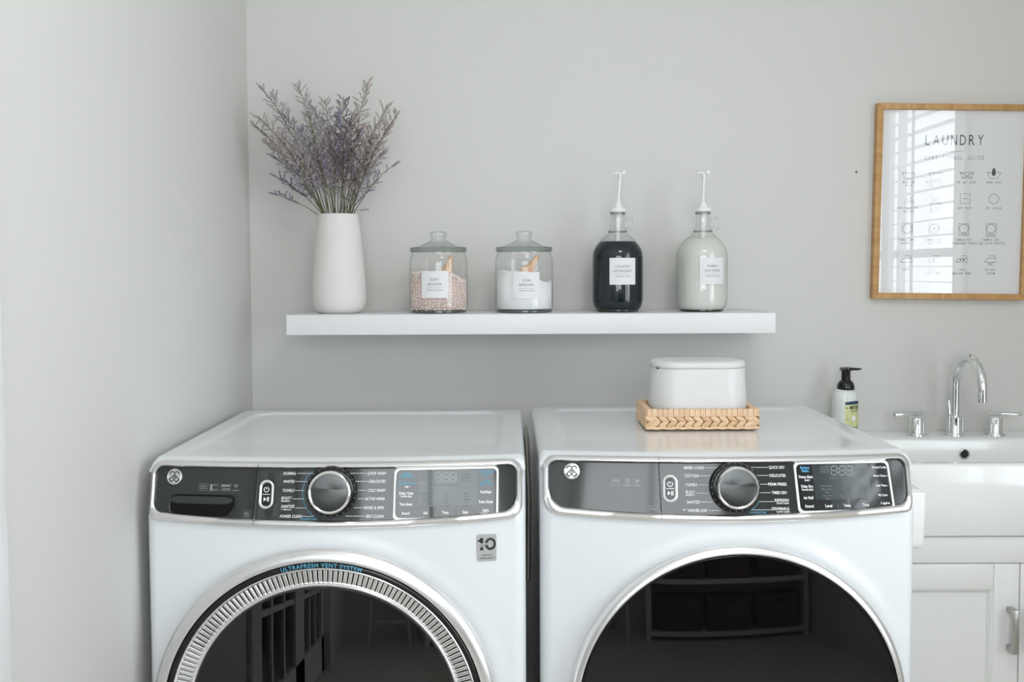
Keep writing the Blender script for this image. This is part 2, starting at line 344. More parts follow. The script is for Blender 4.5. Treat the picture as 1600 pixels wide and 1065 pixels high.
# ------------------------------------------------------------------ washer and dryer
class Machine:
    def __init__(s, name, label, cx, Dc, H, W, yaw):
        s.W = W; s.H = H; s.yb = 0.725    # local y of back; local y=0 is the front corner plane
        s.root = empty(name, (cx, -2.87+Dc, 0), yaw, label, 'dryer' if 'dry' in name else 'washing machine')
        s.inv = (Matrix.Translation((cx, -2.87+Dc, 0)) @ Matrix.Rotation(yaw, 4, 'Z')).inverted()
        s.o = s.inv @ CAM; s.r3 = s.inv.to_3x3()
        s.zb, s.zt = H-0.108, H-0.002
    def fy(s, x, z):
        t = max(0.0, min(1.0, (z-s.zb)/(s.zt-s.zb))); u = 2*x/s.W
        y = 0.03*t - (0.034*(1-t)+0.036*t)*(1-u*u)
        e = abs(x)-(s.W/2-0.022)
        if e > 0: e = min(e, 0.022); y += 0.022-math.sqrt(max(0, 0.022**2-e*e))
        return y
    def P(s, x, z, d=0.0): return (x, s.fy(x, z)-d, z)
    def pick(s, px, py):
        d = s.r3 @ ray(px, py); t = 1.9
        for _ in range(12):
            p = s.o+d*t; t += (s.fy(p.x, p.z)-p.y)/d.y
        p = s.o+d*t; return p.x, p.z
    def text(s, mb, st, x0, x1, yc, cap=4.6, ital=0.0, bold=0.02, d=0.0012, z=0.0):
        a = s.pick(x0, yc); c = s.pick(x1, yc); h = cap*1.92/F
        def fn(u, v):
            x = a[0]+(c[0]-a[0])*u+ital*h*(v-0.5); zz = a[1]+(c[1]-a[1])*u+(v-0.5)*h
            return s.P(x, zz, d)
        text(mb, st, fn, bold)
    def line(s, mb, x0, y0, x1, y1, wd=0.0012, d=0.0012, n=4):
        a = s.pick(x0, y0); c = s.pick(x1, y1)
        ribbon(mb, [(a[0]+(c[0]-a[0])*i/n, a[1]+(c[1]-a[1])*i/n) for i in range(n+1)], wd, lambda x, z: s.P(x, z, d))
    def poly(s, pts, closed=True):
        return [s.pick(*p) for p in pts]
    def frame(s, x, z, d=0.0, lean=1.0):
        e = 0.004
        o = Vector(s.P(x, z)); ex = (Vector(s.P(x+e, z))-Vector(s.P(x-e, z))).normalized(); ez = (Vector(s.P(x, z+e))-Vector(s.P(x, z-e))).normalized()
        n = ex.cross(ez).normalized(); ez = n.cross(ex).normalized()*1.0
        if n.y > 0: n = -n
        n = (n*lean+Vector((0, -1, 0))*(1-lean)).normalized()
        ez = Vector((0, 0, 1)) - n*n.z; ez.normalize(); ex = ez.cross(n)*1.0; ex.normalize()
        if ex.x < 0: ex = -ex
        return lambda a, b, h: o+ex*a+ez*b+n*(h+d)
    def patch(s, mb, outline, d, step=0.012):
        """fill a closed outline on the front surface, following its bow"""
        P = subdiv(outline, step); n = len(P); cx = sum(p[0] for p in P)/n; cz = sum(p[1] for p in P)/n
        x0 = min(p[0] for p in P); x1 = max(p[0] for p in P)
        # strips across x: clip outline by vertical slices
        k = max(2, int((x1-x0)/step)); prev = None; rows = []
        for i in range(k+1):
            x = x0+(x1-x0)*(0.0005+0.999*i/k); zs = []
            for j in range(n):
                a, c = P[j], P[(j+1) % n]
                if (a[0]-x)*(c[0]-x) <= 0 and a[0] != c[0]: zs.append(a[1]+(c[1]-a[1])*(x-a[0])/(c[0]-a[0]))
            if zs: rows.append((x, min(zs), max(zs)))
        m = 6
        mb.loft([[s.P(x, za+(zb-za)*q/m, d) for q in range(m+1)] for x, za, zb in rows], False)
    def band(s, mb, outs, n=None):
        """loft of outlines: list of (outline, d)"""
        mb.loft([[s.P(x, z, d) for x, z in o] for o, d in outs], True)

def build_body(s, dcx, dcz, R):
    W, H, yb = s.W, s.H, s.yb; hw = W/2
    # cabinet: sides, back, bottom, feet
    b = MB(); b.box(-hw+0.004, hw-0.004, 0.03, yb, 0.03, H-0.022)
    bm_sides = b.build('cabinet', M_side, s.root, bevel=0.006)
    # cut the front of the cabinet open so the drum shows: a simple hollow shell
    me = bm_sides.data; bm = bmesh.new(); bm.from_mesh(me)
    bmesh.ops.delete(bm, geom=[f for f in bm.faces if f.normal.y < -0.9], context='FACES'); bm.to_mesh(me); bm.free()
    for sx in (-1, 1):
        for yy in (0.08, yb-0.08): MB().lathe([(0.02, 0), (0.022, 0.008), (0.012, 0.012), (0.012, 0.034)], 16).build('foot', M_rub, s.root, loc=(sx*(hw-0.06), yy, 0))
    # bowed front sheet with the door opening
    b = MB(); nx, nz = 132, 150; z0, z1 = 0.06, H-0.012
    idx = {}; vs = []; fs = []
    for j in range(nz+1):
        for i in range(nx+1):
            u = -1+2*i/nx; x = hw*math.sin(u*PI/2)*0.35+hw*u*0.65; z = z0+(z1-z0)*j/nz
            r = math.hypot(x-dcx, z-dcz); em = 0.004*(1-smooth01(R+0.004, R+0.040, r))
            vs.append(s.P(x, z, em-0.006*smooth01(s.zb+0.004, s.zb+0.012, z)))
    for j in range(nz):
        for i in range(nx):
            q = [j*(nx+1)+i, j*(nx+1)+i+1, (j+1)*(nx+1)+i+1, (j+1)*(nx+1)+i]
            cx = sum(vs[k][0] for k in q)/4; cz = sum(vs[k][2] for k in q)/4
            if math.hypot(cx-dcx, cz-dcz) > R-0.016: fs.append(q)
    b.add(vs, fs).build('front_sheet', M_enam, s.root, fix=False)
    bxo('kick_strip', M_side, -hw+0.02, hw-0.02, 0.035, 0.05, 0.0, 0.06, s.root)
    # top lid with a shallow pressed recess
    b = MB(); nx, ny = 110, 120; rr = 0.013; rings = []
    def yfront(x): return s.fy(max(-hw+0.012, min(hw-0.012, x))*0.985, s.zt)+0.004
    us = [0, 0.002, 0.005, 0.009, 0.013, 0.018]
    xs = [-hw+q for q in us]+[-hw+0.018+(W-0.036)*i/nx for i in range(1, nx)]+[hw-q for q in reversed(us)]
    vsq = us; L = None
    for j in range(ny+1):
        row = []
        for x in xs:
            ya = yfront(x); v = j/ny; v = v*0.6+0.4*(0.5-0.5*math.cos(PI*v)); y = ya+(yb+0.0-ya)*v
            # plan rounding of the four corners
            def drop(dist): 
                q = max(0.0, 1-dist/rr); return rr*(1-math.sqrt(max(0, 1-q*q)))
            dx = hw-abs(x); df = y-ya; db = yb-y
            z = s.H
            q = math.hypot(max(0, 1-dx/rr), max(0, 1-min(df, db)/rr)); q = min(1, q); z -= rr*(1-math.sqrt(1-q*q))
            # pressed recess: rounded rectangle open to the front
            mx, mbk = 0.052, 0.05
            ax = (hw-mx)-abs(x); ay = (yb-mbk)-y
            cr = 0.05
            if ax < cr and ay < cr: sd = cr-math.hypot(cr-ax, cr-ay)
            else: sd = min(ax, ay)
            fade = smooth01(0.03, 0.22, y-ya)
            z -= 0.0048*smooth01(-0.001, 0.006, sd)*fade
            z -= 0.0085*max(0.0, 1-(y-ya)/0.036)
            row.append((x, y, z))
        rings.append(row)
    # skirt
    b.loft(rings, False)
    per = [(r_[0], 0) for r_ in ()]
    edge = [rings[0][i] for i in range(len(xs))]+[rings[j][-1] for j in range(1, ny+1)]+[rings[ny][i] for i in range(len(xs)-2, -1, -1)]+[rings[j][0] for j in range(ny-1, 0, -1)]
    b.loft([edge, [(x, y, s.H-0.026) for x, y, z in edge]], True)
    b.build('top_lid', M_enam, s.root, fix=True, ang=50)

def build_panel(s, rbl, rbr, seam_top, seam_bot, sheen_left):
    """console: chrome surround, drawer part, main part"""
    hw = s.W/2; zt, zb = s.zt, s.zb
    outer = rrect(-hw+0.006, hw-0.006, zb-0.001, zt, (rbl*0.95, rbr*0.95, 0.026, 0.026), 8)
    inner = rrect(-hw+0.017, hw-0.017, zb+0.014, zt-0.011, (rbl, rbr, 0.018, 0.018), 8)
    def dens(P, k=10):
        Q = []
        for i in range(len(P)):
            a, c = P[i], P[(i+1) % len(P)]
            if math.hypot(c[0]-a[0], c[1]-a[1]) > 0.1: m = 40
            else: m = 1
            for j in range(m): Q.append((a[0]+(c[0]-a[0])*j/m, a[1]+(c[1]-a[1])*j/m))
        return Q
    def sm(P): return [(x, z-0.013*(1-(x/hw)**2)*max(0, min(1, (zt-0.02-z)/0.07))) for x, z in P]
    O = sm(dens(outer)); I = sm(dens(inner)); M = [((a[0]*0.35+c[0]*0.65), (a[1]*0.35+c[1]*0.65)) for a, c in zip(O, I)]
    O2 = [((a[0]*0.85+c[0]*0.15), (a[1]*0.85+c[1]*0.15)) for a, c in zip(O, I)]
    b = MB(); s.band(b, [(O, -0.004), (O, 0.003), (O2, 0.0065), (M, 0.0085), (I, 0.004), (I, -0.002)])
    b.build('console_trim', M_satin, s.root, ang=60)
    # the two glossy panels meet on a slanted seam
    sa = s.pick(*seam_top); sb = s.pick(*seam_bot)
    def seam(z): return sa[0]+(sb[0]-sa[0])*(z-sa[1])/(sb[1]-sa[1])
    def part(lo, hi, m, name):
        rows = []; nz = 8; bmk = MB(); xs = sorted(set(round(p[0], 5) for p in I)); n = 60
        X0, X1 = min(p[0] for p in I), max(p[0] for p in I)
        def span(x):
            zs = []
            for j in range(len(I)):
                a, c = I[j], I[(j+1) % len(I)]
                if (a[0]-x)*(c[0]-x) <= 0 and a[0] != c[0]: zs.append(a[1]+(c[1]-a[1])*(x-a[0])/(c[0]-a[0]))
            return (min(zs), max(zs)) if zs else None
        zs_mid = (sa[1]+sb[1])/2
        for i in range(n+1):
            q = i/n; q = 0.5-0.5*math.cos(PI*q)
            row = []
            for k in range(nz+1):
                # x end positions depend on z along the seam
                zz = sb[1]+(sa[1]-sb[1])*k/nz
                xa = X0+0.0004 if lo is None else seam(zz)+0.0006; xb = X1-0.0004 if hi is None else seam(zz)-0.0006
                x = xa+(xb-xa)*q; sp = span(min(max(x, X0+0.0003), X1-0.0003)); z = sp[0]+(sp[1]-sp[0])*k/nz
                row.append(s.P(x, z, 0.0))
            rows.append(row)
        bmk.loft(rows, False); return bmk.build(name, m, s.root, fix=False, ang=0)
    part(None, 1, M_panel_sheen if sheen_left else M_panel, 'left_console_panel'); part(1, None, M_panel, 'main_console_panel')
    b = MB(); s.line(b, seam_top[0], seam_top[1]-7, seam_bot[0], seam_bot[1]+6, 0.0009, 0.0088, 10); b.build('seam', M_gap, s.root)

def emblem(s, px, py, r):
    x, z = s.pick(px, py); fr = s.frame(x, z)
    e = MB().lathe([(r, 0), (r, 0.0015), (r*0.96, 0.003), (r*0.86, 0.0035), (r*0.82, 0.0026), (0.0001, 0.0026)], 48, fr).build('emblem', M_satin, s.root)
    b = MB(); k = r*0.68
    def loop(cx, cz, q, a0, a1, wd): ribbon(b, [(cx+q*math.cos(a0+(a1-a0)*i/14), cz+q*math.sin(a0+(a1-a0)*i/14)) for i in range(15)], wd, lambda u, v: fr(u, v, 0.0030))
    for sx in (-1, 1):
        loop(sx*k*0.42, k*0.50, k*0.40, 0 if sx > 0 else PI, (1.6 if sx > 0 else -0.6)*PI, k*0.20)
        loop(sx*k*0.45, -k*0.48, k*0.36, 0, 2*PI, k*0.20)
    loop(0, 0, k*1.02, 0.6, 1.1, k*0.16); loop(0, 0, k*1.05, 2.0, 2.7, k*0.2); loop(0, 0, k*1.05, 3.5, 4.3, k*0.2); loop(0, 0, k*1.05, 5.1, 5.9, k*0.2)
    ribbon(b, [(-k*0.2, k*0.1), (k*0.25, -k*0.05)], k*0.2, lambda u, v: fr(u, v, 0.003))
    b.build('monogram', mat('emblem_dark', (0.10, 0.10, 0.11), 0.4), e)
    b = MB(); ribbon(b, [(r*0.78*math.cos(a*PI/24), r*0.78*math.sin(a*PI/24)) for a in range(48)], r*0.03, lambda u, v: fr(u, v, 0.003), True); b.build('emblem_ring', M_badge, e)

def power_button(s, px, py, wpx, hpx):
    x, z = s.pick(px, py); fr = s.frame(x, z); wd = wpx*1.92/F; h = hpx*1.92/F
    o = rrect(-wd/2, wd/2, -h/2, h/2, wd/2*0.98, 10); i_ = rrect(-wd/2*0.66, wd/2*0.66, -h/2+wd*0.17, h/2-wd*0.17, wd/2*0.63, 10)
    b = MB(); b.loft([[fr(u, v, 0) for u, v in o], [fr(u, v, 0.0025) for u, v in o], [fr(u*0.85, v*0.93, 0.0035) for u, v in o], [fr(u, v, 0.001) for u, v in i_]], True)
    ring = b.build('power_button', mat('bright_frame', (0.93, 0.93, 0.93), 0.35, metal=0.7), s.root)
    b = MB(); b.loft([[fr(u, v, 0.0012) for u, v in i_], [fr(u*0.01, v*0.3, 0.0014) for u, v in i_]], True, False, True); b.build('button_pad', M_black, ring)
    b = MB(); q = wd*0.17; zc = h*0.17
    ribbon(b, [(q*math.cos(a), zc+q*math.sin(a)) for a in [PI/2+0.55+(2*PI-1.1)*k/16 for k in range(17)]], wd*0.055, lambda u, v: fr(u, v, 0.002))
    ribbon(b, [(0, zc), (0, zc+q)], wd*0.055, lambda u, v: fr(u, v, 0.002))
    ribbon(b, [(-wd*0.27, 0), (wd*0.27, 0)], wd*0.045, lambda u, v: fr(u, v, 0.002))
    b.add([fr(-q, -zc-q*0.9, 0.002), fr(q*0.2, -zc, 0.002), fr(-q, -zc+q*0.9, 0.002)], [(0, 1, 2)])
    for k in (0.55, 1.1): ribbon(b, [(q*k, -zc-q*0.9), (q*k, -zc+q*0.9)], wd*0.06, lambda u, v: fr(u, v, 0.002))
    b.build('button_symbols', M_tw, ring)

def knob(s, px, py):
    x, z = s.pick(px, py); fr = s.frame(x, z, 0.0, 0.45)
    k = MB().lathe([(0.045, -0.008), (0.0478, 0.002), (0.0478, 0.008), (0.0462, 0.011), (0.0445, 0.011), (0.0435, 0.016), (0.0405, 0.017)], 64, fr).build('control_knob', M_black, s.root)
    MB().lathe([(0.0405, 0.014), (0.0402, 0.028), (0.0392, 0.032), (0.0370, 0.0335), (0.0348, 0.0322), (0.0342, 0.0305)], 64, fr, False, False).build('knob_ring', M_chrome, k)
    b = MB(); b.lathe([(0.0344, 0.0306), (0.030, 0.0312), (0.015, 0.0314), (0.0002, 0.0314)], 96, fr, False); b.build('knob_face', M_knobf, k, ang=60)
    b = MB()
    for i in range(24):
        a = 2*PI*i/24
        ribbon(b, [(0.0444*math.cos(a), 0.0444*math.sin(a)), (0.0466*math.cos(a), 0.0466*math.sin(a))], 0.0007, lambda u, v: fr(u, v, 0.0114))
    b.build('knob_ticks', M_tlg, k)

def display(s, corners, lcdx):
    """corners TL TR BR BL in photo pixels"""
    C = [s.pick(*c) for c in corners]; tl, tr, br, bl = C
    def Q(u, v):  # u right, v up
        x = (bl[0]*(1-u)+br[0]*u)*(1-v)+(tl[0]*(1-u)+tr[0]*u)*v; z = (bl[1]*(1-u)+br[1]*u)*(1-v)+(tl[1]*(1-u)+tr[1]*u)*v
        return x, z
    asp = (br[0]-bl[0])/(tl[1]-bl[1])
    def rr(m, r): return [Q(a, c) for a, c in [(p[0]/asp, p[1]) for p in subdiv(rrect(m, asp-m, m, 1-m, r, 6), 0.08)]]
    O = rr(0, 0.10); n = len(O); 
    def res(P):  # resample to n points
        L = [0]; 
        for i in range(len(P)): a, c = P[i], P[(i+1) % len(P)]; L.append(L[-1]+math.hypot(c[0]-a[0], c[1]-a[1]))
        out = []; j = 0
        for k in range(n):
            t = L[-1]*k/n
            while L[j+1] < t: j += 1
            f = (t-L[j])/max(1e-9, L[j+1]-L[j]); a, c = P[j], P[(j+1) % len(P)]; out.append((a[0]+(c[0]-a[0])*f, a[1]+(c[1]-a[1])*f))
        return out
    cx, cz = Q(0.5, 0.5)
    def inset(P, m): 
        Lx = (br[0]-bl[0])/2; Lz = (tl[1]-bl[1])/2
        return [(cx+(x-cx)*(1-m/Lx), cz+(z-cz)*(1-m/Lz)) for x, z in P]
    b = MB(); s.band(b, [(O, 0), (O, 0.002), (inset(O, 0.0015), 0.003), (inset(O, 0.0040), 0.003), (inset(O, 0.0050), 0.001)])
    d = b.build('display', mat('bright_frame', (0.93, 0.93, 0.93), 0.35, metal=0.7), s.root, ang=60)
    b = MB(); s.patch(b, inset(O, 0.0044), 0.0010, 0.006); b.build('display_glass', M_disp, d, fix=False, ang=0)
    b = MB(); P4 = [Q(lcdx[0], 0.26), Q(lcdx[1], 0.26), Q(lcdx[1], 0.93), Q(lcdx[0], 0.93)]; 
    m = 12; b.loft([[s.P(*[P4[0][k]+(P4[1][k]-P4[0][k])*i/m for k in (0, 1)], 0.0013), s.P(*[P4[3][k]+(P4[2][k]-P4[3][k])*i/m for k in (0, 1)], 0.0013)] for i in range(m+1)], False)
    b.build('lcd_window', M_lcd, d, fix=False, ang=0)
    return d
def digits(s, mb, x0, x1, y0, y1):
    """8:88 in seven-segment outlines"""
    w_ = (x1-x0); cw = w_*0.27
    for cx in (x0, x0+w_*0.38, x0+w_*0.73):
        ym = (y0+y1)/2
        for (a, c, e, f) in ((0, y0, 1, y0), (0, ym, 1, ym), (0, y1, 1, y1), (0, y0, 0, ym), (0, ym, 0, y1), (1, y0, 1, ym), (1, ym, 1, y1)):
            s.line(mb, cx+a*cw+(0.8 if a != e else 0), c+(0.8 if c != f else 0), cx+e*cw-(0.8 if a != e else 0), f-(0.8 if c != f else 0), 0.0009, 0.0018, 2)
    for y in (y0+(y1-y0)*0.3, y0+(y1-y0)*0.7): s.line(mb, x0+w_*0.31, y, x0+w_*0.345, y, 0.0012, 0.0018, 1)
DT = 0.0020

# ---------------- washer
Wm = Machine('washing_machine', 'white front-load washing machine on the left with toothed silver door ring and 10-year badge', -0.3387, 1.955, 1.000, 0.7260, 0.0)
wdx, wdz = Wm.pick(508, 1121)
build_body(Wm, wdx, wdz, 0.325)
build_panel(Wm, 0.017, 0.027, (405, 731), (397, 812), False)
emblem(Wm, 273.5, 744.5, 0.0155); power_button(Wm, 416.5, 772, 23, 45); knob(Wm, 519, 767)
dw = display(Wm, [(616, 730), (779.5, 727), (778.5, 809), (613, 813)], (0.235, 0.795))
b = MB(); T = Wm.text
for st, a, c, y in (('NORMAL', 443.3, 463.3, 739), ('WHITES', 442.6, 460.2, 751.7), ('TOWELS', 441.5, 460.2, 765.7), ('BULKY', 440.2, 455.7, 777.3),
    ('SANITIZE', 439.6, 460.2, 790.5), ('POWER CLEAN', 437.8, 471.5, 806), ('QUICK WASH', 574, 603.3, 738.8), ('DELICATES', 577.4, 602.5, 751.5),
    ('COLD WASH', 574.4, 602, 765.5), ('ACTIVE WEAR', 570.6, 601.5, 778.6), ('RINSE & SPIN', 569.5, 600, 792.6), ('SELF CLEAN', 572, 599.7, 805.8)): T(b, st, a, c, y, 4.3, 0.25)
T(b, 'Bedding', 440, 453.4, 781.9, 2.8, 0.2); T(b, '+ Allergen', 439.3, 455, 795.2, 2.8, 0.2)
for x0, x1, y in ((464.5, 495, 739), (461, 481, 751.7), (461, 475.7, 765.7), (456.7, 475.4, 778.8), (461, 479.5, 793), (472.5, 491, 806.2), (544, 573, 738.8), (555.4, 576.5, 751.5), (559.6, 573, 765.5), (559, 569.8, 778.6), (553, 568.5, 792.6), (540, 571, 805.8)): Wm.line(b, x0, y, x1, y, 0.0008)
b.build_split('cycle_lettering', M_tw, Wm.root, [Wm.pick(519, 767)[0]])
b = MB(); T(b, 'POWERSTEAM', 469.5, 495, 810.3, 2.8, 0.25)
arc = [Wm.pick(519+46*math.cos(a), 770+46*math.sin(a)*1.0) for a in [math.radians(127+(231-127)*i/20) for i in range(21)]]
ribbon(b, arc, 0.0011, lambda x, z: Wm.P(x, z, 0.0012))
b.build('steam_arc', M_tb, Wm.root, fix=False, smooth=False)
# detergent drawer handle: a scooped pocket rim and its black recess
def rpx(s, x0, x1, y0, y1, rad):
    a = s.pick(x0, y1); c = s.pick(x1, y0); return rrect(a[0], c[0], a[1], c[1], rad, 8)
hr = rpx(Wm, 263.5, 369, 772, 806, (0.014, 0.022, 0.006, 0.006))
hr = [(x+(-0.0025 if False else 0), z) for x, z in hr]
def inset2(P, m):
    x0 = min(p[0] for p in P); x1 = max(p[0] for p in P); z0 = min(p[1] for p in P); z1 = max(p[1] for p in P); cx, cz = (x0+x1)/2, (z0+z1)/2
    return [(cx+(x-cx)*(1-2*m/(x1-x0)), cz+(z-cz)*(1-2*m/(z1-z0))) for x, z in P]
b = MB(); Wm.band(b, [(hr, 0.0002), (inset2(hr, -0.0006), 0.0022), (inset2(hr, 0.0012), 0.0022), (inset2(hr, 0.002), 0.001)])
hd = b.build('drawer_handle', M_panel, Wm.root, ang=60)
b = MB(); Wm.patch(b, inset2(hr, 0.0018), 0.0006); b.build('handle_recess', M_gap, hd, fix=False, ang=0)
b = MB(); lip = rpx(Wm, 267, 364, 776, 785, (0.004, 0.006, 0.004, 0.004)); Wm.patch(b, lip, 0.0012); b.build('handle_lip', M_panel, hd, fix=False, ang=0)
# feature icons
b = MB()
def icon_box(s, x0, x1, y0, y1, bars):
    P = [s.pick(*p) for p in ((x0+1.5, y0), (x1+1.5, y0), (x1, y1), (x0, y1))]; ribbon(b, P, 0.0006, lambda x, z: s.P(x, z, 0.0012), True)
    for f, wd in bars: s.line(b, x0+2, y0+(y1-y0)*f, x1-1, y0+(y1-y0)*f, wd)
def wifi(s, x, y, k):
    for r in (1, 2, 3):
        c = s.pick(x, y); ribbon(b, [(c[0]+k*r*math.cos(a), c[1]+k*r*math.sin(a)) for a in [PI*0.25+PI*0.5*i/6 for i in range(7)]], k*0.5, lambda u, v: s.P(u, v, 0.0012))
icon_box(Wm, 310.5, 324.5, 755.5, 765.5, ((0.33, 0.0012), (0.66, 0.0012))); icon_box(Wm, 327.5, 341, 756, 766, ((0.2, 0.001), (0.8, 0.001)))
Wm.line(b, 328.8, 761, 332, 761, 0.011); icon_box(Wm, 344.5, 361, 756.5, 766, ((0.22, 0.003),)); T(b, 'STEAM', 347, 359, 763.5, 3, 0.2)
wifi(Wm, 368.5, 762.5, 0.0022); T(b, 'connect', 363, 373.5, 765.3, 2.2, 0.2)
icon_box(Wm, 380, 390.5, 797.5, 809, ((0.3, 0.0012), (0.5, 0.0012), (0.75, 0.0012)))
b.build_split('feature_icons', M_tg, Wm.root, [Wm.pick(376, 760)[0]])
# display print
b = MB()
for st, a, c, y, h in (('Delay Wash', 624, 645.9, 769.9, 4), ('Remote Start', 626, 644, 774.6, 2.8), ('Time Saver', 624.3, 645, 787, 4), ('Sound', 627.8, 639.7, 801, 4), ('Add +', 632.6, 640.6, 759.6, 2.8),
    ('Soil', 661.7, 668.4, 800.6, 3.8), ('Temp', 690.8, 701.2, 799.8, 3.8), ('Spin', 722.8, 731.4, 799.2, 3.8), ('PreWash', 750.7, 767.7, 767.8, 4), ('Extra Rinse', 748.4, 770, 783, 4), ('Light', 754, 764, 796.2, 4), ('Control Lock*', 750.5, 769.8, 800.8, 3)): T(b, st, a, c, y, h, 0.0, 0.03, DT)
b.build_split('display_lettering', M_tw, dw, [Wm.pick(655, 770)[0], Wm.pick(680, 770)[0], Wm.pick(712, 770)[0], Wm.pick(742, 770)[0]])
b = MB()
for st, a, c, y, h in (('SMART', 629.6, 642.7, 739.8, 3.6), ('DISPENSE', 625.5, 645.5, 744.2, 3.2), ('POWERSTEAM', 622.5, 648.6, 754.7, 3.2), ('ULTRAFRESH', 746.6, 772, 736.5, 3.4), ('VENT', 754.3, 764.4, 741.2, 3.2), ('1 STEP', 753, 765.6, 750.9, 3.6), ('WASH + DRY', 747.8, 770.6, 755.8, 3.2)): T(b, st, a, c, y, h, 0.0, 0.03, DT)
b.build_split('blue_display_lettering', M_tb, dw, [Wm.pick(700, 760)[0]])
b = MB(); digits(Wm, b, 680.5, 712.5, 737.8, 751.6); b.build('clock_digits', M_tlg, dw, fix=False, smooth=False)
b = MB()
for xs_, ws in (((656, 675), ('Steam', 'Lock', 'Rinse')), ((721, 735), ('Signal', 'Remote', 'Clean'))):
    for i, st in enumerate(ws): T(b, st, xs_[0], xs_[1], 740+i*4.6, 2.4, 0, 0.02, DT)
T(b, 'Estimated Time Remaining', 678, 717, 757.2, 2.3, 0, 0.02, DT)
for i, row in enumerate((('Extra Heavy', 'Hot', 'Max'), ('Heavy', 'Warm', 'High'), ('Normal', 'Colors', 'Medium'), ('Light', 'Cool', 'Low'), ('Extra Light', 'Tap Cold', 'No Spin'))):
    for st, cx in zip(row, (665, 697, 729)): T(b, st, cx-len(st)*1.0, cx+len(st)*1.0, 769.5+i*4.9, 2.5, 0, 0.02, DT)
Wm.line(b, 681, 793.5, 681, 806, 0.0007, DT); Wm.line(b, 712.5, 793, 712.5, 805.5, 0.0007, DT)
b.build('faint_lettering', mat('print_faint', (0.17, 0.195, 0.195), 0.5), dw, fix=False, smooth=False)
# warranty badge
x, z = Wm.pick(760.3, 855); fr = Wm.frame(x, z, 0.0); u = 1.93/F
b = MB(); O = rrect(-15.5*u, 15.5*u, -21.5*u, 21.5*u, 2.5*u, 4); b.loft([[fr(a, c, 0) for a, c in O], [fr(a, c, 0.0014) for a, c in O]], True, False, True); bd = b.build('warranty_badge', M_badge, Wm.root)
b = MB()
b.add([fr(a*u, c*u, 0.0018) for a, c in ((-15, 12), (-6, 16), (-6, 9.5), (-9, 9.5), (-15, 10.5))], [(4, 3, 2, 1, 0)]); ribbon(b, [(-8*u, 16*u), (-8*u, 7.5*u)], 5*u, lambda p, q: fr(p, q, 0.0018)); ribbon(b, [(-8*u, 1.5*u), (-8*u, -4*u)], 5*u, lambda p, q: fr(p, q, 0.0018))
ribbon(b, [((6+7*math.cos(a))*u, (6+8*math.sin(a))*u) for a in [-2.95+5.9*i/24 for i in range(25)]], 4*u, lambda p, q: fr(p, q, 0.0018))
text(b, 'YEAR', lambda p, q: fr((-12+14*p)*u, (3.0+2.2*q)*u, 0.0018)); text(b, 'LIMITED', lambda p, q: fr((-8+16*p)*u, (-13.2+2.4*q)*u, 0.0018)); text(b, 'WARRANTY', lambda p, q: fr((-12+24*p)*u, (-18.2+2.6*q)*u, 0.0018))
b.build('badge_lettering', M_tk, bd, fix=False, smooth=False)
# door
DOME = 0.19
def ringpart(s, prof, n, cx, cz, name, m, parent, seq=True, ang=50):
    b = MB(); b.loft([[s.P(cx+r*math.cos(2*PI*j/n), cz+r*math.sin(2*PI*j/n), d+(DOME*(r*math.cos(2*PI*j/n))**2 if d > 0.001 else 0)) for j in range(n)] for r, d in prof], True); return b.build(name, m, parent, ang=ang)
dr = ringpart(Wm, [(0.3275, -0.002), (0.3265, 0.010), (0.322, 0.014), (0.308, 0.020), (0.3045, 0.019), (0.303, 0.012)], 160, wdx, wdz, 'door', M_satin, Wm.root)
ringpart(Wm, [(0.3032, 0.010), (0.3028, 0.017), (0.300, 0.0195), (0.2955, 0.0195), (0.2918, 0.016)], 160, wdx, wdz, 'gloss_ring', M_black, dr)
ringpart(Wm, [(0.2925, 0.010), (0.292, 0.018), (0.2905, 0.019), (0.289, 0.016), (0.2875, 0.013), (0.2875, 0.009), (0.2615, 0.006), (0.2610, 0.0105), (0.2590, 0.012), (0.2555, 0.0105), (0.2535, 0.006), (0.2535, -0.01)], 184, wdx, wdz, 'vent_ring', mat('rib_metal', (0.92, 0.92, 0.92), 0.28, metal=1), dr)
b = MB(); N = 184
for k in range(N):     # ribs between the vent slots
    a0 = 2*PI*(k+0.02)/N; a1 = 2*PI*(k+0.72)/N; am = (a0+a1)/2
    q = []
    for r, d in ((0.2615, 0.007), (0.2640, 0.0125), (0.2865, 0.0155), (0.2875, 0.012)):
        q.append([Wm.P(wdx+r*math.cos(a), wdz+r*math.sin(a), DOME*(r*math.cos(a))**2+d-(0.004 if a != am else 0)) for a in (a0, a0*0.7+a1*0.3, am, a0*0.3+a1*0.7, a1)])
    b.loft(q, False)
o = b.build('vent_ribs', mat('rib_metal', (0.92, 0.92, 0.92), 0.28, metal=1), dr, ang=25); o['kind'] = 'stuff'
b = MB()
for k in range(N):
    am = 2*PI*(k+0.87)/N; deg = math.degrees(am) % 360
    if deg < 149 or deg > 325:
        w_ = 0.0011
        cs, sn = math.cos(am), math.sin(am); q = []
        for r in (0.2640, 0.2860):
            q.append([Wm.P(wdx+r*cs-w_*sn, wdz+r*sn+w_*cs, 0.0098+DOME*(r*cs)**2), Wm.P(wdx+r*cs+w_*sn, wdz+r*sn-w_*cs, 0.0098+DOME*(r*cs)**2)])
        b.loft(q, False)
o = b.build('vent_slots', M_gap, dr); o['kind'] = 'stuff'
ringpart(Wm, [(0.2538, 0.004), (0.250, 0.005), (0.246, 0.001), (0.244, -0.01), (0.225, -0.05), (0.19, -0.09), (0.185, -0.12)], 120, wdx, wdz, 'gasket', M_rub, dr)
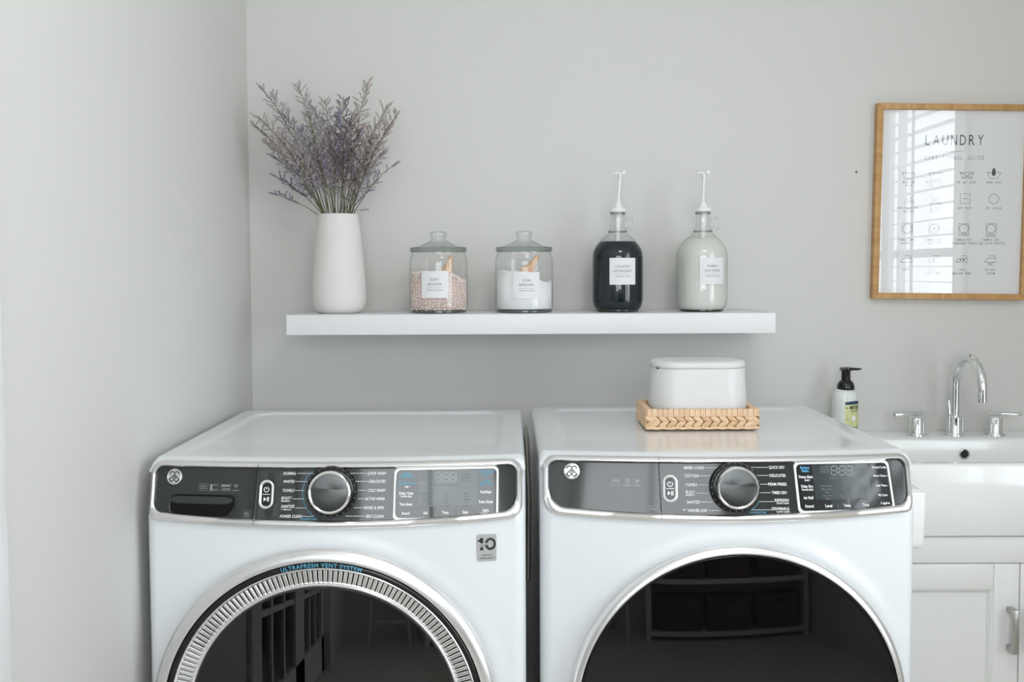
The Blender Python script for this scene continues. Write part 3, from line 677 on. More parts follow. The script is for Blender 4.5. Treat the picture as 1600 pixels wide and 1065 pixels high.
ringpart(Wm, [(0.2505, 0.004)]+[(0.2505*math.sqrt(1-(t/14)), 0.004+0.014*(t/14)) for t in range(1, 14)]+[(0.0005, 0.018)], 96, wdx, wdz, 'door_glass', G_door, dr, ang=0)
b = MB()   # lettering that follows the dark ring
st = 'ULTRAFRESH VENT SYSTEM'; a0 = math.radians(90+14.6); a1 = math.radians(90-14.6); vsx, fsx, _ = glyphs(st, 0.01, 1.15)
b.add([Wm.P(wdx+(0.2945+0.0078*v)*math.cos(a0+(a1-a0)*u_), wdz+(0.2945+0.0078*v)*math.sin(a0+(a1-a0)*u_), 0.0201+DOME*(0.298*math.cos(a0+(a1-a0)*u_))**2) for u_, v in vsx], fsx)
b.build('ring_lettering', mat('print_ring_blue', (0.10, 0.42, 0.62), 0.5), dr, fix=False, smooth=False)
# drum
b = MB(); fr = lambda x, y, h: (wdx+x, 0.09+h, wdz+y)
b.lathe([(0.185, 0.0), (0.25, 0.03), (0.26, 0.06), (0.26, 0.44), (0.20, 0.46), (0.0005, 0.47)], 72, fr, False, True); dm = b.build('drum', M_steel, Wm.root)
for k in range(3):
    a = 0.5+k*2*PI/3; b = MB(); q = []
    for h in (0.07, 0.1, 0.4, 0.43):
        hh = 0.05 if 0.08 < h < 0.42 else 0.012
        q.append([fr((0.26)*math.cos(a-0.12), 0.26*math.sin(a-0.12), h), fr((0.26-hh)*math.cos(a-0.03), (0.26-hh)*math.sin(a-0.03), h), fr((0.26-hh)*math.cos(a+0.03), (0.26-hh)*math.sin(a+0.03), h), fr(0.26*math.cos(a+0.12), 0.26*math.sin(a+0.12), h)])
    b.loft(q, False); b.build('paddle', mat('paddle_grey', (0.5, 0.5, 0.5), 0.4), dm)

# ---------------- dryer
Dm = Machine('clothes_dryer', 'white front-load clothes dryer on the right with black glass door and plain chrome ring', 0.4150, 1.972, 1.004, 0.7255, 0.004)
ddx, ddz = Dm.pick(1153.5, 1110)
build_body(Dm, ddx, ddz, 0.322)
build_panel(Dm, 0.032, 0.020, (1028, 721), (1033, 804), True)
emblem(Dm, 893.5, 736, 0.0160); power_button(Dm, 1047, 763, 23.5, 43); knob(Dm, 1147.5, 760)
dd = display(Dm, [(1238.5, 721), (1387, 718), (1399, 797), (1247.5, 802)], (0.19, 0.77))
b = MB(); T = Dm.text
for st, a, c, y in (('MIXED LOADS', 1068.5, 1099.7, 730.2), ('COTTONS', 1069.5, 1092, 742.8), ('TOWELS', 1071, 1089.2, 756.8), ('BULKY', 1071.4, 1086.3, 768), ('SANITIZE', 1072.8, 1093.2, 783.8), ('WASHER LINK', 1073.8, 1105, 796.9),
    ('QUICK DRY', 1200.8, 1225.8, 729.6), ('DELICATES', 1202.5, 1227.2, 742.3), ('PERM PRESS', 1199.9, 1228.7, 755.9), ('TIMED DRY', 1205.7, 1229.8, 769.1), ('REFRESH', 1210.4, 1232, 780.9), ('DEWRINKLE', 1205.7, 1233, 794.2)): T(b, st, a, c, y, 4.3, -0.1)
T(b, 'Bedding', 1071.7, 1085.3, 772.5, 2.8); T(b, 'Small Loads', 1213, 1232.4, 785.3, 2.8); T(b, 'Large Loads', 1213.3, 1233.8, 798.6, 2.8)
for x0, x1, y in ((1100.4, 1120.3, 730.2), (1093, 1109.8, 742.8), (1091, 1105.9, 756.8), (1087.8, 1106.5, 769.9), (1094.4, 1113.4, 783.8), (1106, 1126, 796.9), (1168, 1200, 729.6), (1181, 1201.5, 742.3), (1187.4, 1199, 755.9), (1188, 1203.9, 769.1), (1186, 1209.7, 783), (1173.7, 1205, 795.9)): Dm.line(b, x0, y, x1, y, 0.0008)
b.build_split('cycle_lettering', M_tw, Dm.root, [Dm.pick(1147, 760)[0]])
b = MB(); wifi(Dm, 1069, 798.5, 0.0014); b.build('wireless_mark', M_tw, Dm.root, fix=False, smooth=False)
b = MB(); T(b, 'POWERSTEAM', 1171.6, 1196.5, 799.9, 2.8, -0.1); Dm.line(b, 1186, 783, 1181, 790, 0.001); Dm.line(b, 1181, 790, 1174.5, 795.6, 0.001)
b.build('steam_arc', M_tb, Dm.root, fix=False, smooth=False)
b = MB(); icon_box(Dm, 955, 968, 748, 758, ((0.25, 0.0012), (0.6, 0.0006)))
c = Dm.pick(980, 751.5); ribbon(b, [(c[0]+0.0034*math.cos(a*PI/8), c[1]+0.0034*math.sin(a*PI/8)) for a in range(16)], 0.0012, lambda u, v: Dm.P(u, v, 0.0012), True)
wifi(Dm, 995.5, 755, 0.0022); T(b, 'sensors', 973, 987, 757.5, 2.2); T(b, 'connect', 990, 1001, 757.5, 2.2)
icon_box(Dm, 1014, 1026, 790, 802, ((0.4, 0.0008),))
b.build_split('feature_icons', M_tlg, Dm.root, [Dm.pick(1008, 760)[0]])
b = MB()
for st, a, c, y, h in (('Damp Alert', 1247.8, 1269.5, 744.2, 4), ('Add+', 1256.3, 1265.3, 749.4, 2.8), ('Delay Dry', 1251.5, 1270, 759, 4), ('Remote Start', 1252.5, 1270.6, 764.1, 3), ('Air Fluff', 1255, 1270.6, 777, 4), ('Sound', 1257.8, 1270.9, 790, 4),
    ('Level', 1289, 1299.8, 789.5, 4), ('Temp', 1317.7, 1328.7, 788.8, 4), ('Time', 1347, 1357, 787.8, 4), ('Extended Tumble', 1362, 1384, 729.3, 3), ('More Time +', 1364, 1386, 742.5, 3), ('Less Time -', 1368, 1387, 757.5, 3), ('My Cycle', 1372, 1386, 772.5, 3), ('Light', 1376, 1390, 785, 3)): T(b, st, a, c, y, h, -0.1, 0.03, DT)
b.build_split('display_lettering', M_tw, dd, [Dm.pick(1280, 770)[0], Dm.pick(1308, 770)[0], Dm.pick(1338, 770)[0], Dm.pick(1360, 770)[0]])
b = MB()
for st, a, c, y, h in (('Reduce', 1249.9, 1263.7, 729.9, 3.8), ('Static', 1252, 1263.2, 734.8, 3.6)): T(b, st, a, c, y, h, -0.1, 0.03, DT)
b.build('blue_display_lettering', mat('print_bright_blue', (0.10, 0.45, 0.75), 0.5), dd, fix=False, smooth=False)
b = MB(); digits(Dm, b, 1298.5, 1331, 727.8, 741.2); b.build('clock_digits', M_tlg, dd, fix=False, smooth=False)
b = MB(); T(b, 'Estimated Time Remaining', 1296.5, 1336, 746.4, 2.5, 0, 0.02, DT)
for i, st in enumerate(('Lock', 'Damp', 'Vent')): T(b, st, 1281, 1295, 728.5+i*4, 2.3, 0, 0.02, DT)
for i, st in enumerate(('Cooling', 'Signal Off')): T(b, st, 1338, 1354, 731.5+i*4, 2.3, 0, 0.02, DT)
for i, row in enumerate((('Extra Dry', 'High', '60 min'), ('More Dry', 'Medium', '50 min'), ('Dry', 'Low', '40 min'), ('Less Dry', 'Extra Low', '30 min'), ('Damp', 'No Heat', '20 min'))):
    for st, cx in zip(row, (1291+i*0.7, 1320+i*0.7, 1347+i*0.7)): T(b, st, cx-len(st)*1.05, cx+len(st)*1.05, 758.5+i*5, 2.6, 0, 0.02, DT)
Dm.line(b, 1307.6, 784.5, 1308.8, 793, 0.0007, DT); b.build('faint_lettering', mat('print_faint', (0.17, 0.195, 0.195), 0.5), dd, fix=False, smooth=False)
dr = ringpart(Dm, [(0.3225, -0.002), (0.3215, 0.011), (0.318, 0.015), (0.310, 0.0195), (0.3075, 0.019), (0.306, 0.012)], 160, ddx, ddz, 'door', M_satin, Dm.root)
ringpart(Dm, [(0.3062, 0.010), (0.3055, 0.016), (0.3035, 0.0175), (0.3015, 0.015)], 160, ddx, ddz, 'gloss_ring', M_black, dr)
ringpart(Dm, [(0.302, 0.014)]+[(0.302*math.sqrt(1-(t/14)), 0.014+0.0175*(t/14)) for t in range(1, 14)]+[(0.0005, 0.0315)], 128, ddx, ddz, 'door_glass', M_dglass, dr, ang=0)
MB().box(-0.31+ddx, 0.31+ddx, 0.03, 0.035, 0.2, 0.86).build('inner_bulkhead', M_gap, Dm.root)
# lint bin clipped to the right side of the dryer
a = at(1451, 768, 2.10); c = at(1446, 858, 2.10); ztop, zbot = a.z, c.z
lb = empty('lint_bin', (0.7737, -2.87+2.10, zbot), 0, 'small white plastic bin hung between the dryer and the sink', 'bin')
O = lambda wd, dp, r: rrect(0, wd, 0, dp, r, 6); h = ztop-zbot; wt = a.x-0.7737; wb = c.x-0.7737
b = MB(); rings = []
for t, q in ((0, 0.006), (0.03, 0.002), (0.1, 0), (0.93, 0), (0.985, 0.002), (1, 0.006)):
    wd = wb+(wt-wb)*t; rings.append([(x if x < 0.01 else x, y, h*t) for x, y in rrect(0, wd-q, q, 0.2, 0.012, 6)])
b.loft(rings, True, True, True); b.build('bin_body', M_wpl, lb, ang=40)
MB().box(0.006, wt-0.01, 0.01, 0.19, h, h+0.002).build('bin_lid', M_wpl, lb, bevel=0.0008)
# hose and cord in the gap
g = Wm.root.location
hp = MB().tube([(0.036, -0.42, 0.62), (0.040, -0.33, 0.80), (0.036, -0.24, 0.93), (0.034, -0.13, 0.94), (0.036, -0.05, 0.90), (0.036, -0.02, 0.85)], 0.006, 10).build('water_hose', mat('braided_hose', (0.5, 0.48, 0.42), 0.4, metal=0.6, bump=((400, 400, 400), 0.6, 0.001)))
tag(hp, 'thin grey hose running in the dark gap between the two machines', 'hose')
# ------------------------------------------------------------------ floating shelf
SD = 2.614; zt = at(830, 490.3, SD).z; SX0 = at(447, 500, SD).x; SX1 = at(1212, 500, SD).x; SY0 = -2.87+SD
sh = bxo('floating_shelf', M_shelf, SX0, SX1, SY0, -0.001, zt-0.051, zt, bevel=0.0012, seg=2)
tag(sh, 'long white floating shelf on the wall above the two machines', 'shelf')
ZS = zt

def zpx(py, D): return at(830, py, D).z
# vase
VD = 2.725; vx = at(529.5, 410, VD).x; vy = -2.87+VD; k = VD/F
vase = empty('vase', (vx, vy, ZS), 0, 'tall matt white ribbed vase holding the dried flowers', 'vase')
H_ = at(529.5, 333, VD-0.05).z-ZS
prof = [(0.0, 0), (27, 0), (31, 0.006), (36, 0.03), (39.5, 0.07), (41.3, 0.13), (41.6, 0.20), (41.0, 0.30), (39.3, 0.45), (37.2, 0.60), (35.2, 0.75), (33.2, 0.88), (31.6, 0.965), (31.0, 0.992), (30.4, 1.0), (29.2, 0.996), (29.0, 0.97), (29.5, 0.8), (34, 0.4), (30, 0.06), (0, 0.05)]
MB().lathe([(r*k, h*H_) for r, h in prof], 96).build('vase_body', M_ceramic, vase, ang=60)

# cookie jars with lids
def jar(px, label, ltxt, lpx, ly):
    D = 2.725; k = D/F; x = at(px, 440, D).x; y = -2.87+D; r0 = 45.3*k
    root = empty('glass_jar', (x, y, ZS), 0, label, 'jar', 'lidded glass jars on the shelf')
    z = lambda py: (486.8-py)*k
    MB().lathe([(r0*0.90, 0.0006), (r0*0.955, 0.002), (r0*0.985, 0.008), (r0, 0.02), (r0, z(412)), (r0*0.99, z(405)), (r0*0.965, z(400)), (r0*0.935, z(397)), (r0*0.925, z(394)), (r0*0.93, z(392))], 72, cap0=False, cap1=False).build('jar_body', G_jar, root, ang=0)
    MB().lathe([(0.0005, 0.0012), (r0*0.90, 0.0012), (r0*0.955, 0.0026), (r0*0.955, 0.006), (r0*0.9, 0.0072), (0.0005, 0.0072)], 72).build('jar_base', G_rim, root, ang=50)
    rm = MB().lathe([(r0*0.93, z(392.5)), (r0*0.975, z(391.5)), (r0*0.985, z(390)), (r0*0.97, z(388.7)), (r0*0.92, z(388.6))], 72, cap0=False, cap1=False).build('jar_rim', G_rim, root)
    lid = MB().lathe([(r0*0.90, z(388.4)), (r0*0.965, z(388)), (r0*0.975, z(386.5)), (r0*0.965, z(385.6)), (r0*0.93, z(385.3))], 72, cap0=False, cap1=False).build('lid', G_rim, root)
    MB().lathe([(r0*0.93, z(385.3)), (r0*0.75, z(384)), (r0*0.58, z(381.8)), (r0*0.50, z(379.5)), (r0*0.36, z(377))], 60, cap0=False, cap1=False).build('lid_dome', G_dome, lid, ang=60)
    MB().lathe([(r0*0.36, z(377)), (r0*0.34, z(375.8)), (r0*0.25, z(374.2)), (r0*0.235, z(371)), (r0*0.27, z(368)), (r0*0.285, z(364)), (r0*0.27, z(361.5)), (r0*0.18, z(360.6)), (0.0005, z(360.5))], 48, cap0=False).build('lid_knob', G_thick, lid, ang=60)
    # paper label wrapped on the glass
    rl = r0+0.0006; u0 = (lpx[0]-px)*k; u1 = (lpx[1]-px)*k; z0, z1 = z(ly[1]), z(ly[0])
    def cyl(u, zz, d=0): a = u/rl; return ((rl+d)*math.sin(a), -(rl+d)*math.cos(a), zz)
    b = MB(); n = 16; b.loft([[cyl(u0+(u1-u0)*i/n, z0), cyl(u0+(u1-u0)*i/n, z1)] for i in range(n+1)], False); lb_ = b.build('paper_label', M_paper, root, ang=0)
    b = MB(); uc = (u0+u1)/2; hh = z1-z0; ww = u1-u0
    for st, zf, hf, wf in ((ltxt[0], 0.64, 0.095, ltxt[2]), (ltxt[1], 0.47, 0.095, ltxt[3]), ('FRESH & CLEAN', 0.275, 0.05, 0.54)):
        text(b, st, lambda p, q: cyl(uc+(p-0.5)*wf*ww, z0+hh*(zf+hf*q), 0.0004), 0.0)
    ribbon(b, [(uc+(i/6-0.5)*0.55*ww, z0+hh*0.385) for i in range(7)], 0.0005, lambda p, q: cyl(p, q, 0.0004))
    b.build('label_lettering', M_tpg, lb_, fix=False, smooth=False)
    return root, r0, z, k
J1, r0, zj, kj = jar(685.3, 'lidded glass jar of pink beads labelled SCENT BOOSTER beside the vase', ('SCENT', 'BOOSTER', 0.34, 0.50), (661, 704), (421.8, 463))
J2, _, _, _ = jar(819, 'lidded glass jar of white powder labelled STAIN REMOVER mid-shelf', ('STAIN', 'REMOVER', 0.30, 0.52), (801, 843), (424, 464.4))
# beads: shell of small spheres over a core coloured darker as shade between them
ri = r0-0.004
def topz(x, y, lo, hi):   # heap slopes down to the right
    t = x/ri; return hi+(lo-hi)*smooth01(0.35, 1.0, t)+0.0015*math.sin(9*t)+0.002*math.cos(60*y)
hi1, lo1 = zj(424), zj(438)
b = MB(); n = 48; b.cur = 1
b.lathe([(ri-0.003, 0.009), (ri-0.003, lo1-0.004)], n)
b.v = list(b.v)
for j in range(n):
    q = n+j; X, Y, Z = b.v[q]; b.v[q] = (X, Y, topz(X, Y, lo1, hi1)-0.003)
b.cur = 0
ico = bmesh.new(); bmesh.ops.create_icosphere(ico, subdivisions=1, radius=1); iv = [v.co.copy() for v in ico.verts]; ifc = [tuple(v.index for v in f.verts) for f in ico.faces]; ico.free()
def ball(b, p, r): b.add([p+v*r for v in iv], ifc)
for i in range(2600):
    a = rnd.uniform(-PI, PI); X, Y = ri*math.sin(a), -ri*math.cos(a); Z = rnd.uniform(0.009, topz(X, Y, lo1, hi1)); ball(b, Vector((X*0.985, Y*0.985, Z)), rnd.uniform(0.0016, 0.0023))
for i in range(1500):
    a = rnd.uniform(-PI, PI); q = ri*math.sqrt(rnd.random()); X, Y = q*math.sin(a), q*math.cos(a); ball(b, Vector((X, Y, topz(X, Y, lo1, hi1))), rnd.uniform(0.0016, 0.0023))
o = b.build('laundry_beads', [M_bead, mat('bead_gap_shade', (0.72, 0.58, 0.53), 0.8)], None, loc=J1.location, fix=False, ang=0); tag(o, 'pale pink scent beads heaped inside the left glass jar', 'beads', kind='stuff')
hi2, lo2 = zj(422.5), zj(440)
def topz2(x, y): t = x/ri; return hi2+(lo2-hi2)*smooth01(-0.3, 0.95, t)+0.0022*math.sin(7*t+1)+0.001*math.sin(200*x)+0.0012*math.cos(90*y)
b = MB(); rings = []
for r, z_ in ((0.0005, 0.009), (ri*0.9, 0.009), (ri, 0.011)): rings.append([(r*math.cos(2*PI*j/72), r*math.sin(2*PI*j/72), z_) for j in range(72)])
for f in (1.0, 0.97, 0.9, 0.75, 0.6, 0.45, 0.3, 0.15, 0.002): rings.append([(ri*f*math.cos(2*PI*j/72), ri*f*math.sin(2*PI*j/72), topz2(ri*f*math.cos(2*PI*j/72), ri*f*math.sin(2*PI*j/72))) for j in range(72)])
o = b.loft(rings, True).build('washing_powder', M_powder, None, loc=J2.location, ang=0); tag(o, 'white stain remover powder heaped inside the second glass jar', 'powder', kind='stuff')
def scoop(jl, p0, p1, label, flip=1):
    """wooden scoop: handle going up, bowl dug into the heap"""
    s_ = empty('wooden_scoop', jl, 0, label, 'scoop')
    p0, p1 = Vector(p0), Vector(p1); b = MB(); ax = (p1-p0).normalized(); n = 10; pts = [p0+(p1-p0)*i/n for i in range(n+1)]
    b.tube(pts, [0.0190, 0.0188, 0.0175, 0.0155, 0.0130, 0.0108, 0.0092, 0.0082, 0.0076, 0.0070, 0.005], 14).build('handle', M_wood, s_, ang=60)
    b = MB(); q = ax.orthogonal().normalized(); r_ = ax.cross(q)
    b.lathe([(0.0005, -0.001), (0.012, -0.003), (0.016, -0.012), (0.017, -0.026), (0.0155, -0.027), (0.0145, -0.012), (0.0005, -0.005)], 24, lambda x, y, h: p0+q*x+r_*y+ax*h, False, False).build('bowl', M_wood, s_)
scoop(J1.location, (0.018, -0.004, zj(432)), (0.034, 0.012, zj(399)), 'pinkish wooden scoop standing in the bead jar')
scoop(J2.location, (0.004, -0.012, zj(428)), (0.036, 0.014, zj(399)), 'light wooden scoop stuck in the white powder jar')

# pump jugs
def jug(px, label, ltxt, lpx, liquid, liq_top, lean, neck_off, lname):
    D = 2.735; k = D/F; x = at(px, 440, D).x; y = -2.87+D; r0 = 39.6*k
    root = empty('glass_jug', (x, y, ZS), 0, label, 'bottle', 'pump bottles on the shelf'); z = lambda py: (486.2-py)*k; no = neck_off*k
    P = [(30, 485.8), (33, 484), (36.8, 479), (39, 472), (39.6, 464), (39.6, 402), (39.0, 395), (36.8, 388.5), (33.5, 383), (29, 377.5), (23, 371.5), (17.5, 367), (14.2, 363.5), (13.8, 361.5), (13.6, 359.5), (12.2, 357), (10.8, 352), (10.2, 345), (10.6, 338), (11.4, 335), (11.6, 333.2), (11.0, 332)]
    nf = lambda X, Y, h: (X+no*smooth01(z(385), z(360), h), Y, h)
    MB().lathe([(r*k, z(q)) for r, q in P], 72, nf, False, False).build('jug_glass', G_bot, root, ang=0)
    MB().lathe([(0.0005, 0.001), (30*k, 0.001), (33*k, z(484)), (33*k, z(482.5)), (0.0005, z(482.5))], 60).build('jug_base', glass('olive_base', (0.25, 0.27, 0.14), (0.08, 0.09, 0.04), f0=0.08), root)
    b = MB(); LP = [(0.01, 484)]+[(max(0.01, r-1.3), q) for r, q in P[1:] if q > liq_top]
    # cut at the liquid surface
    for (ra, qa), (rb, qb) in zip(P, P[1:]):
        if qa > liq_top >= qb: LP.append((ra+(rb-ra)*(liq_top-qa)/(qb-qa)-1.3, liq_top))
    LP[1] = (LP[1][0], 482.8); LP[0] = (0.01, 482.8)
    b.lathe([(r*k, z(q)) for r, q in LP], 72, nf, False, True).build('liquid', liquid, root, ang=45)
    # handle ring
    hx, hz = (19.0+neck_off)*k, z(349.5)
    b = MB(); b.tube([(hx+8.6*k*math.cos(a), 0, hz+8.8*k*math.sin(a)) for a in [math.radians(-140+290*i/26) for i in range(27)]], [0.0042]*4+[0.0034]*19+[0.0042]*4, 14).build('loop_handle', G_thick, root, ang=0)
    b = MB(); b.lathe([(14.2*k, z(363.2)), (15.3*k, z(361.8)), (14.4*k, z(360.3))], 48, nf, False, False).build('neck_ring', G_rim, root)
    MB().lathe([(11.0*k, z(335.5)), (12.0*k, z(334.2)), (11.9*k, z(332.6)), (10.5*k, z(331.6))], 48, nf, False, False).build('lip', G_rim, root)
    # pump
    nx = no; q = lean
    pf = lambda X, Y, h: (X+nx+q*(h-z(325)), Y, h)
    pm = MB().lathe([(11.2*k, z(331.6)), (11.7*k, z(331)), (11.7*k, z(325.6)), (11.2*k, z(325)), (6.5*k, z(324.2)), (6.5*k, z(321.5)), (5.2*k, z(319.5)), (3.4*k, z(316.5)), (2.9*k, z(314)), (2.9*k, z(313)), (2.3*k, z(312.6)), (2.1*k, z(280)), (2.1*k, z(277))], 36, pf).build('pump', M_wpl, root)
    b = MB()
    for i in range(36):
        a = 2*PI*i/36; ca, sa = math.cos(a), math.sin(a); r_ = 11.7*k
        b.tube([pf(r_*ca, r_*sa, z(330.6)), pf(r_*ca, r_*sa, z(326))], 0.0005, 5)
    b.build('cap_ribs', M_wpl, pm)
    top = Vector(pf(0, 0, z(277))); b = MB()
    b.lathe([(3.0*k, -0.001), (3.4*k, 0.001), (3.2*k, 0.005), (2.0*k, 0.0065)], 20, lambda X, Y, h: (top.x+X, top.y+Y, top.z+h))
    b.build('pump_collar', M_wpl, pm)
    # flat actuator with spout towards the wall-left, thumb pad to the right
    b = MB(); zz = top.z+0.0085
    b.tube([(top.x-11*k, top.y-0.004, zz-0.001), (top.x-5*k, top.y-0.002, zz+0.002), (top.x+1*k, top.y, zz), (top.x+6*k, top.y+0.003, zz+0.0015)], [0.0018, 0.0027, 0.0038, 0.0036], 12)
    b.build('spout', M_wpl, pm)
    MB().box(top.x+3*k, top.x+8.2*k, top.y-0.008, top.y+0.010, zz-0.003, zz+0.0075).build('thumb_pad', M_wpl, pm, bevel=0.0015)
    b = MB(); b.tube([(nx, 0, z(331)), (nx*0.9, 0, z(liq_top+1))], 4.6*k, 16, False); b.build('pump_barrel', mat('pump_barrel_white', (0.8, 0.8, 0.8), 0.5), pm)
    # label
    rl = r0+0.0006; u0 = (lpx[0]-px)*k; u1 = (lpx[1]-px)*k; z0, z1 = z(443.5), z(402.8)
    def cyl(u, zz, d=0): a = u/rl; return ((rl+d)*math.sin(a), -(rl+d)*math.cos(a), zz)
    b = MB(); n = 16; b.loft([[cyl(u0+(u1-u0)*i/n, z0), cyl(u0+(u1-u0)*i/n, z1)] for i in range(n+1)], False); lb_ = b.build('paper_label', M_paper, root, ang=0)
    b = MB(); uc = (u0+u1)/2; hh = z1-z0; ww = u1-u0
    for st, zf, hf, wf in ((ltxt[0], 0.64, 0.09, ltxt[2]), (ltxt[1], 0.47, 0.09, ltxt[3]), ('FRESH & CLEAN', 0.285, 0.05, 0.56)):
        text(b, st, lambda p, q: cyl(uc+(p-0.5)*wf*ww, z0+hh*(zf+hf*q), 0.0004), 0.0)
    ribbon(b, [(uc+(i/6-0.5)*0.5*ww, z0+hh*0.395) for i in range(7)], 0.0005, lambda p, q: cyl(p, q, 0.0004))
    b.build('label_lettering', M_tpg, lb_, fix=False, smooth=False)
jug(965, 'glass pump jug of dark navy liquid labelled LAUNDRY DETERGENT', ('LAUNDRY', 'DETERGENT', 0.58, 0.70), (948.5, 990.5), M_dark, 377, 0.075, 0.0, 'd')
jug(1096.5, 'glass pump jug of milky white liquid labelled FABRIC SOFTENER', ('FABRIC', 'SOFTENER', 0.42, 0.62), (1086, 1127), M_soft, 372, 0.03, 1.2, 's')

# dried flowers: every stem on its own
zmouth = ZS+H_
tips = [(409, 138, 0), (397, 196, 3), (466, 134, 0), (412, 220, 3), (427, 303, 2), (508, 158, 0), (536, 157, 4), (574, 131, 3), (604, 167, 3), (622, 178, 3), (609, 196, 0), (600, 236, 0), (618, 256, 2),
        (404, 183, 3), (427, 244, 2), (431, 277, 2), (493, 170, 0), (525, 180, 2), (549, 183, 4), (445, 180, 0), (480, 178, 0), (440, 210, 0), (470, 205, 2), (560, 205, 4), (585, 200, 0), (590, 215, 0),
        (455, 245, 0), (490, 235, 1), (520, 225, 4), (545, 240, 4), (575, 240, 0), (500, 262, 2), (530, 268, 0), (555, 272, 1), (470, 275, 2), (578, 262, 0), (585, 285, 2), (448, 262, 0), (515, 205, 1), (538, 212, 4)]
special = {12: 'lone sprig leaning furthest right from the vase with bare lower stem', 7: 'tallest dried sprig at the upper right with a thin upright tip', 0: 'tall sprig curling to the upper left tip of the bouquet',
           4: 'drooping sprig at the lower left of the bouquet', 2: 'slender upright sprig second from the left at the top'}
def make_stem(i, px, py, ci):
    r = random.Random(100+i)
    yoff = r.uniform(-0.06, 0.055); yb = max(-0.018, min(0.018, yoff*0.3))
    tip = at(px, py, VD+yoff); tip = Vector((tip.x-vx, tip.y-vy, tip.z-ZS))
    base = Vector((max(-0.030, min(0.030, tip.x*0.24+r.uniform(-0.012, 0.012))), yb, H_-0.02)); foot = Vector((-tip.x*0.12, -yb, 0.03))
    c1 = base+Vector(((tip.x-base.x)*0.28, (tip.y-base.y)*0.3, (tip.z-base.z)*0.50)); c2 = base+Vector(((tip.x-base.x)*0.72, (tip.y-base.y)*0.7, (tip.z-base.z)*0.86))
    def bz(t): return base*(1-t)**3+c1*3*t*(1-t)**2+c2*3*t*t*(1-t)+tip*t**3
    n = 14; L = (tip-base).length; pts = [foot, base*0.5+foot*0.5]+[bz(k/n)+Vector((r.uniform(-1, 1), r.uniform(-1, 1), 0))*0.0012 for k in range(n+1)]
    sb = MB(); sb.tube(pts, [0.0011]*2+[0.00125-0.0008*k/n for k in range(n+1)], 5)
    fb = MB()
    oc = [Vector((1, 0, 0)), Vector((0, 1, 0)), Vector((-0.6, -0.8, 0)), ]
    def bud(p, d, ln, wd):
        d = d.normalized(); q = d.orthogonal().normalized(); s2 = d.cross(q); m = p+d*ln*0.45
        fb.add([p, m+q*wd, m+s2*wd, m-q*wd, m-s2*wd, p+d*ln], [(0, 2, 1), (0, 3, 2), (0, 4, 3), (0, 1, 4), (5, 1, 2), (5, 2, 3), (5, 3, 4), (5, 4, 1)])
    def spray(p, d, ln, dens):
        """a curved twig with buds standing on its upper side"""
        d = d.normalized(); q = [p]; cur = p.copy(); k = max(5, int(ln/0.003)); bend = Vector((r.uniform(-0.3, 0.3), r.uniform(-0.2, 0.2), r.uniform(-0.1, 0.35)))
        for j in range(k):
            d = (d+bend/k+Vector((r.uniform(-1, 1), r.uniform(-1, 1), r.uniform(-1, 1)))*0.05).normalized(); cur = cur+d*(ln/k); q.append(cur.copy())
            if j > k*0.15:
                for _ in range(dens):
                    bd = (d*0.55+Vector((r.uniform(-1, 1), r.uniform(-1, 1), r.uniform(-0.5, 1.0)))*0.95); bud(cur+Vector((r.uniform(-1, 1), r.uniform(-1, 1), r.uniform(-1, 1)))*0.0012, bd, r.uniform(0.0024, 0.0048), r.uniform(0.0008, 0.0016))
        sb.tube(q, [0.0006-0.0003*j/k for j in range(k+1)], 4)
    nb = max(5, int(L/0.0115)) if i != 12 else 9; lone = i in (12, 4)
    for j in range(nb):
        t = (0.34 if not lone else 0.5)+(0.64 if not lone else 0.48)*j/(nb-1); p = bz(t); d = (bz(min(1, t+0.03))-bz(t-0.02)).normalized()
        side = Vector((r.choice((-1, 1))*r.uniform(0.4, 1.0), r.uniform(-0.8, 0.8), r.uniform(0.0, 0.5)))
        ln = (0.020+0.030*(1-t))*r.uniform(0.7, 1.25)*(0.62 if lone else 1)
        spray(p, d*0.75+side*0.95, ln*1.08, 4 if i not in (2, 5) else 2)
        if not lone and t < 0.85 and r.random() < 0.45: spray(p, d*0.6+side*-0.95, ln*0.9, 4)
    spray(bz(0.94), (bz(1)-bz(0.9)), 0.016, 2)
    root = sb.build('dried_flower_stem', M_stem if i % 3 else M_stem2, None, loc=(vx, vy, ZS), fix=False, ang=0)
    fb.build('blossoms', M_fl[ci], root, fix=False, smooth=False)
    tag(root, special.get(i, '%s dried sprig, %s %s of the bouquet in the vase' % (('lavender-grey', 'mauve', 'blue-violet', 'dusty pink', 'dark plum')[ci], 'topmost' if py < 165 else ('upper' if py < 200 else ('lowest' if py > 255 else ('lower,' if py > 222 else 'middle height,'))), 'far left side' if px < 430 else ('left side' if px < 485 else ('far right side' if px > 595 else ('right side' if px > 552 else 'centre'))))), 'flower', 'dried flowers in the white vase')
for i, (px, py, ci) in enumerate(tips): make_stem(i, px, py, ci)
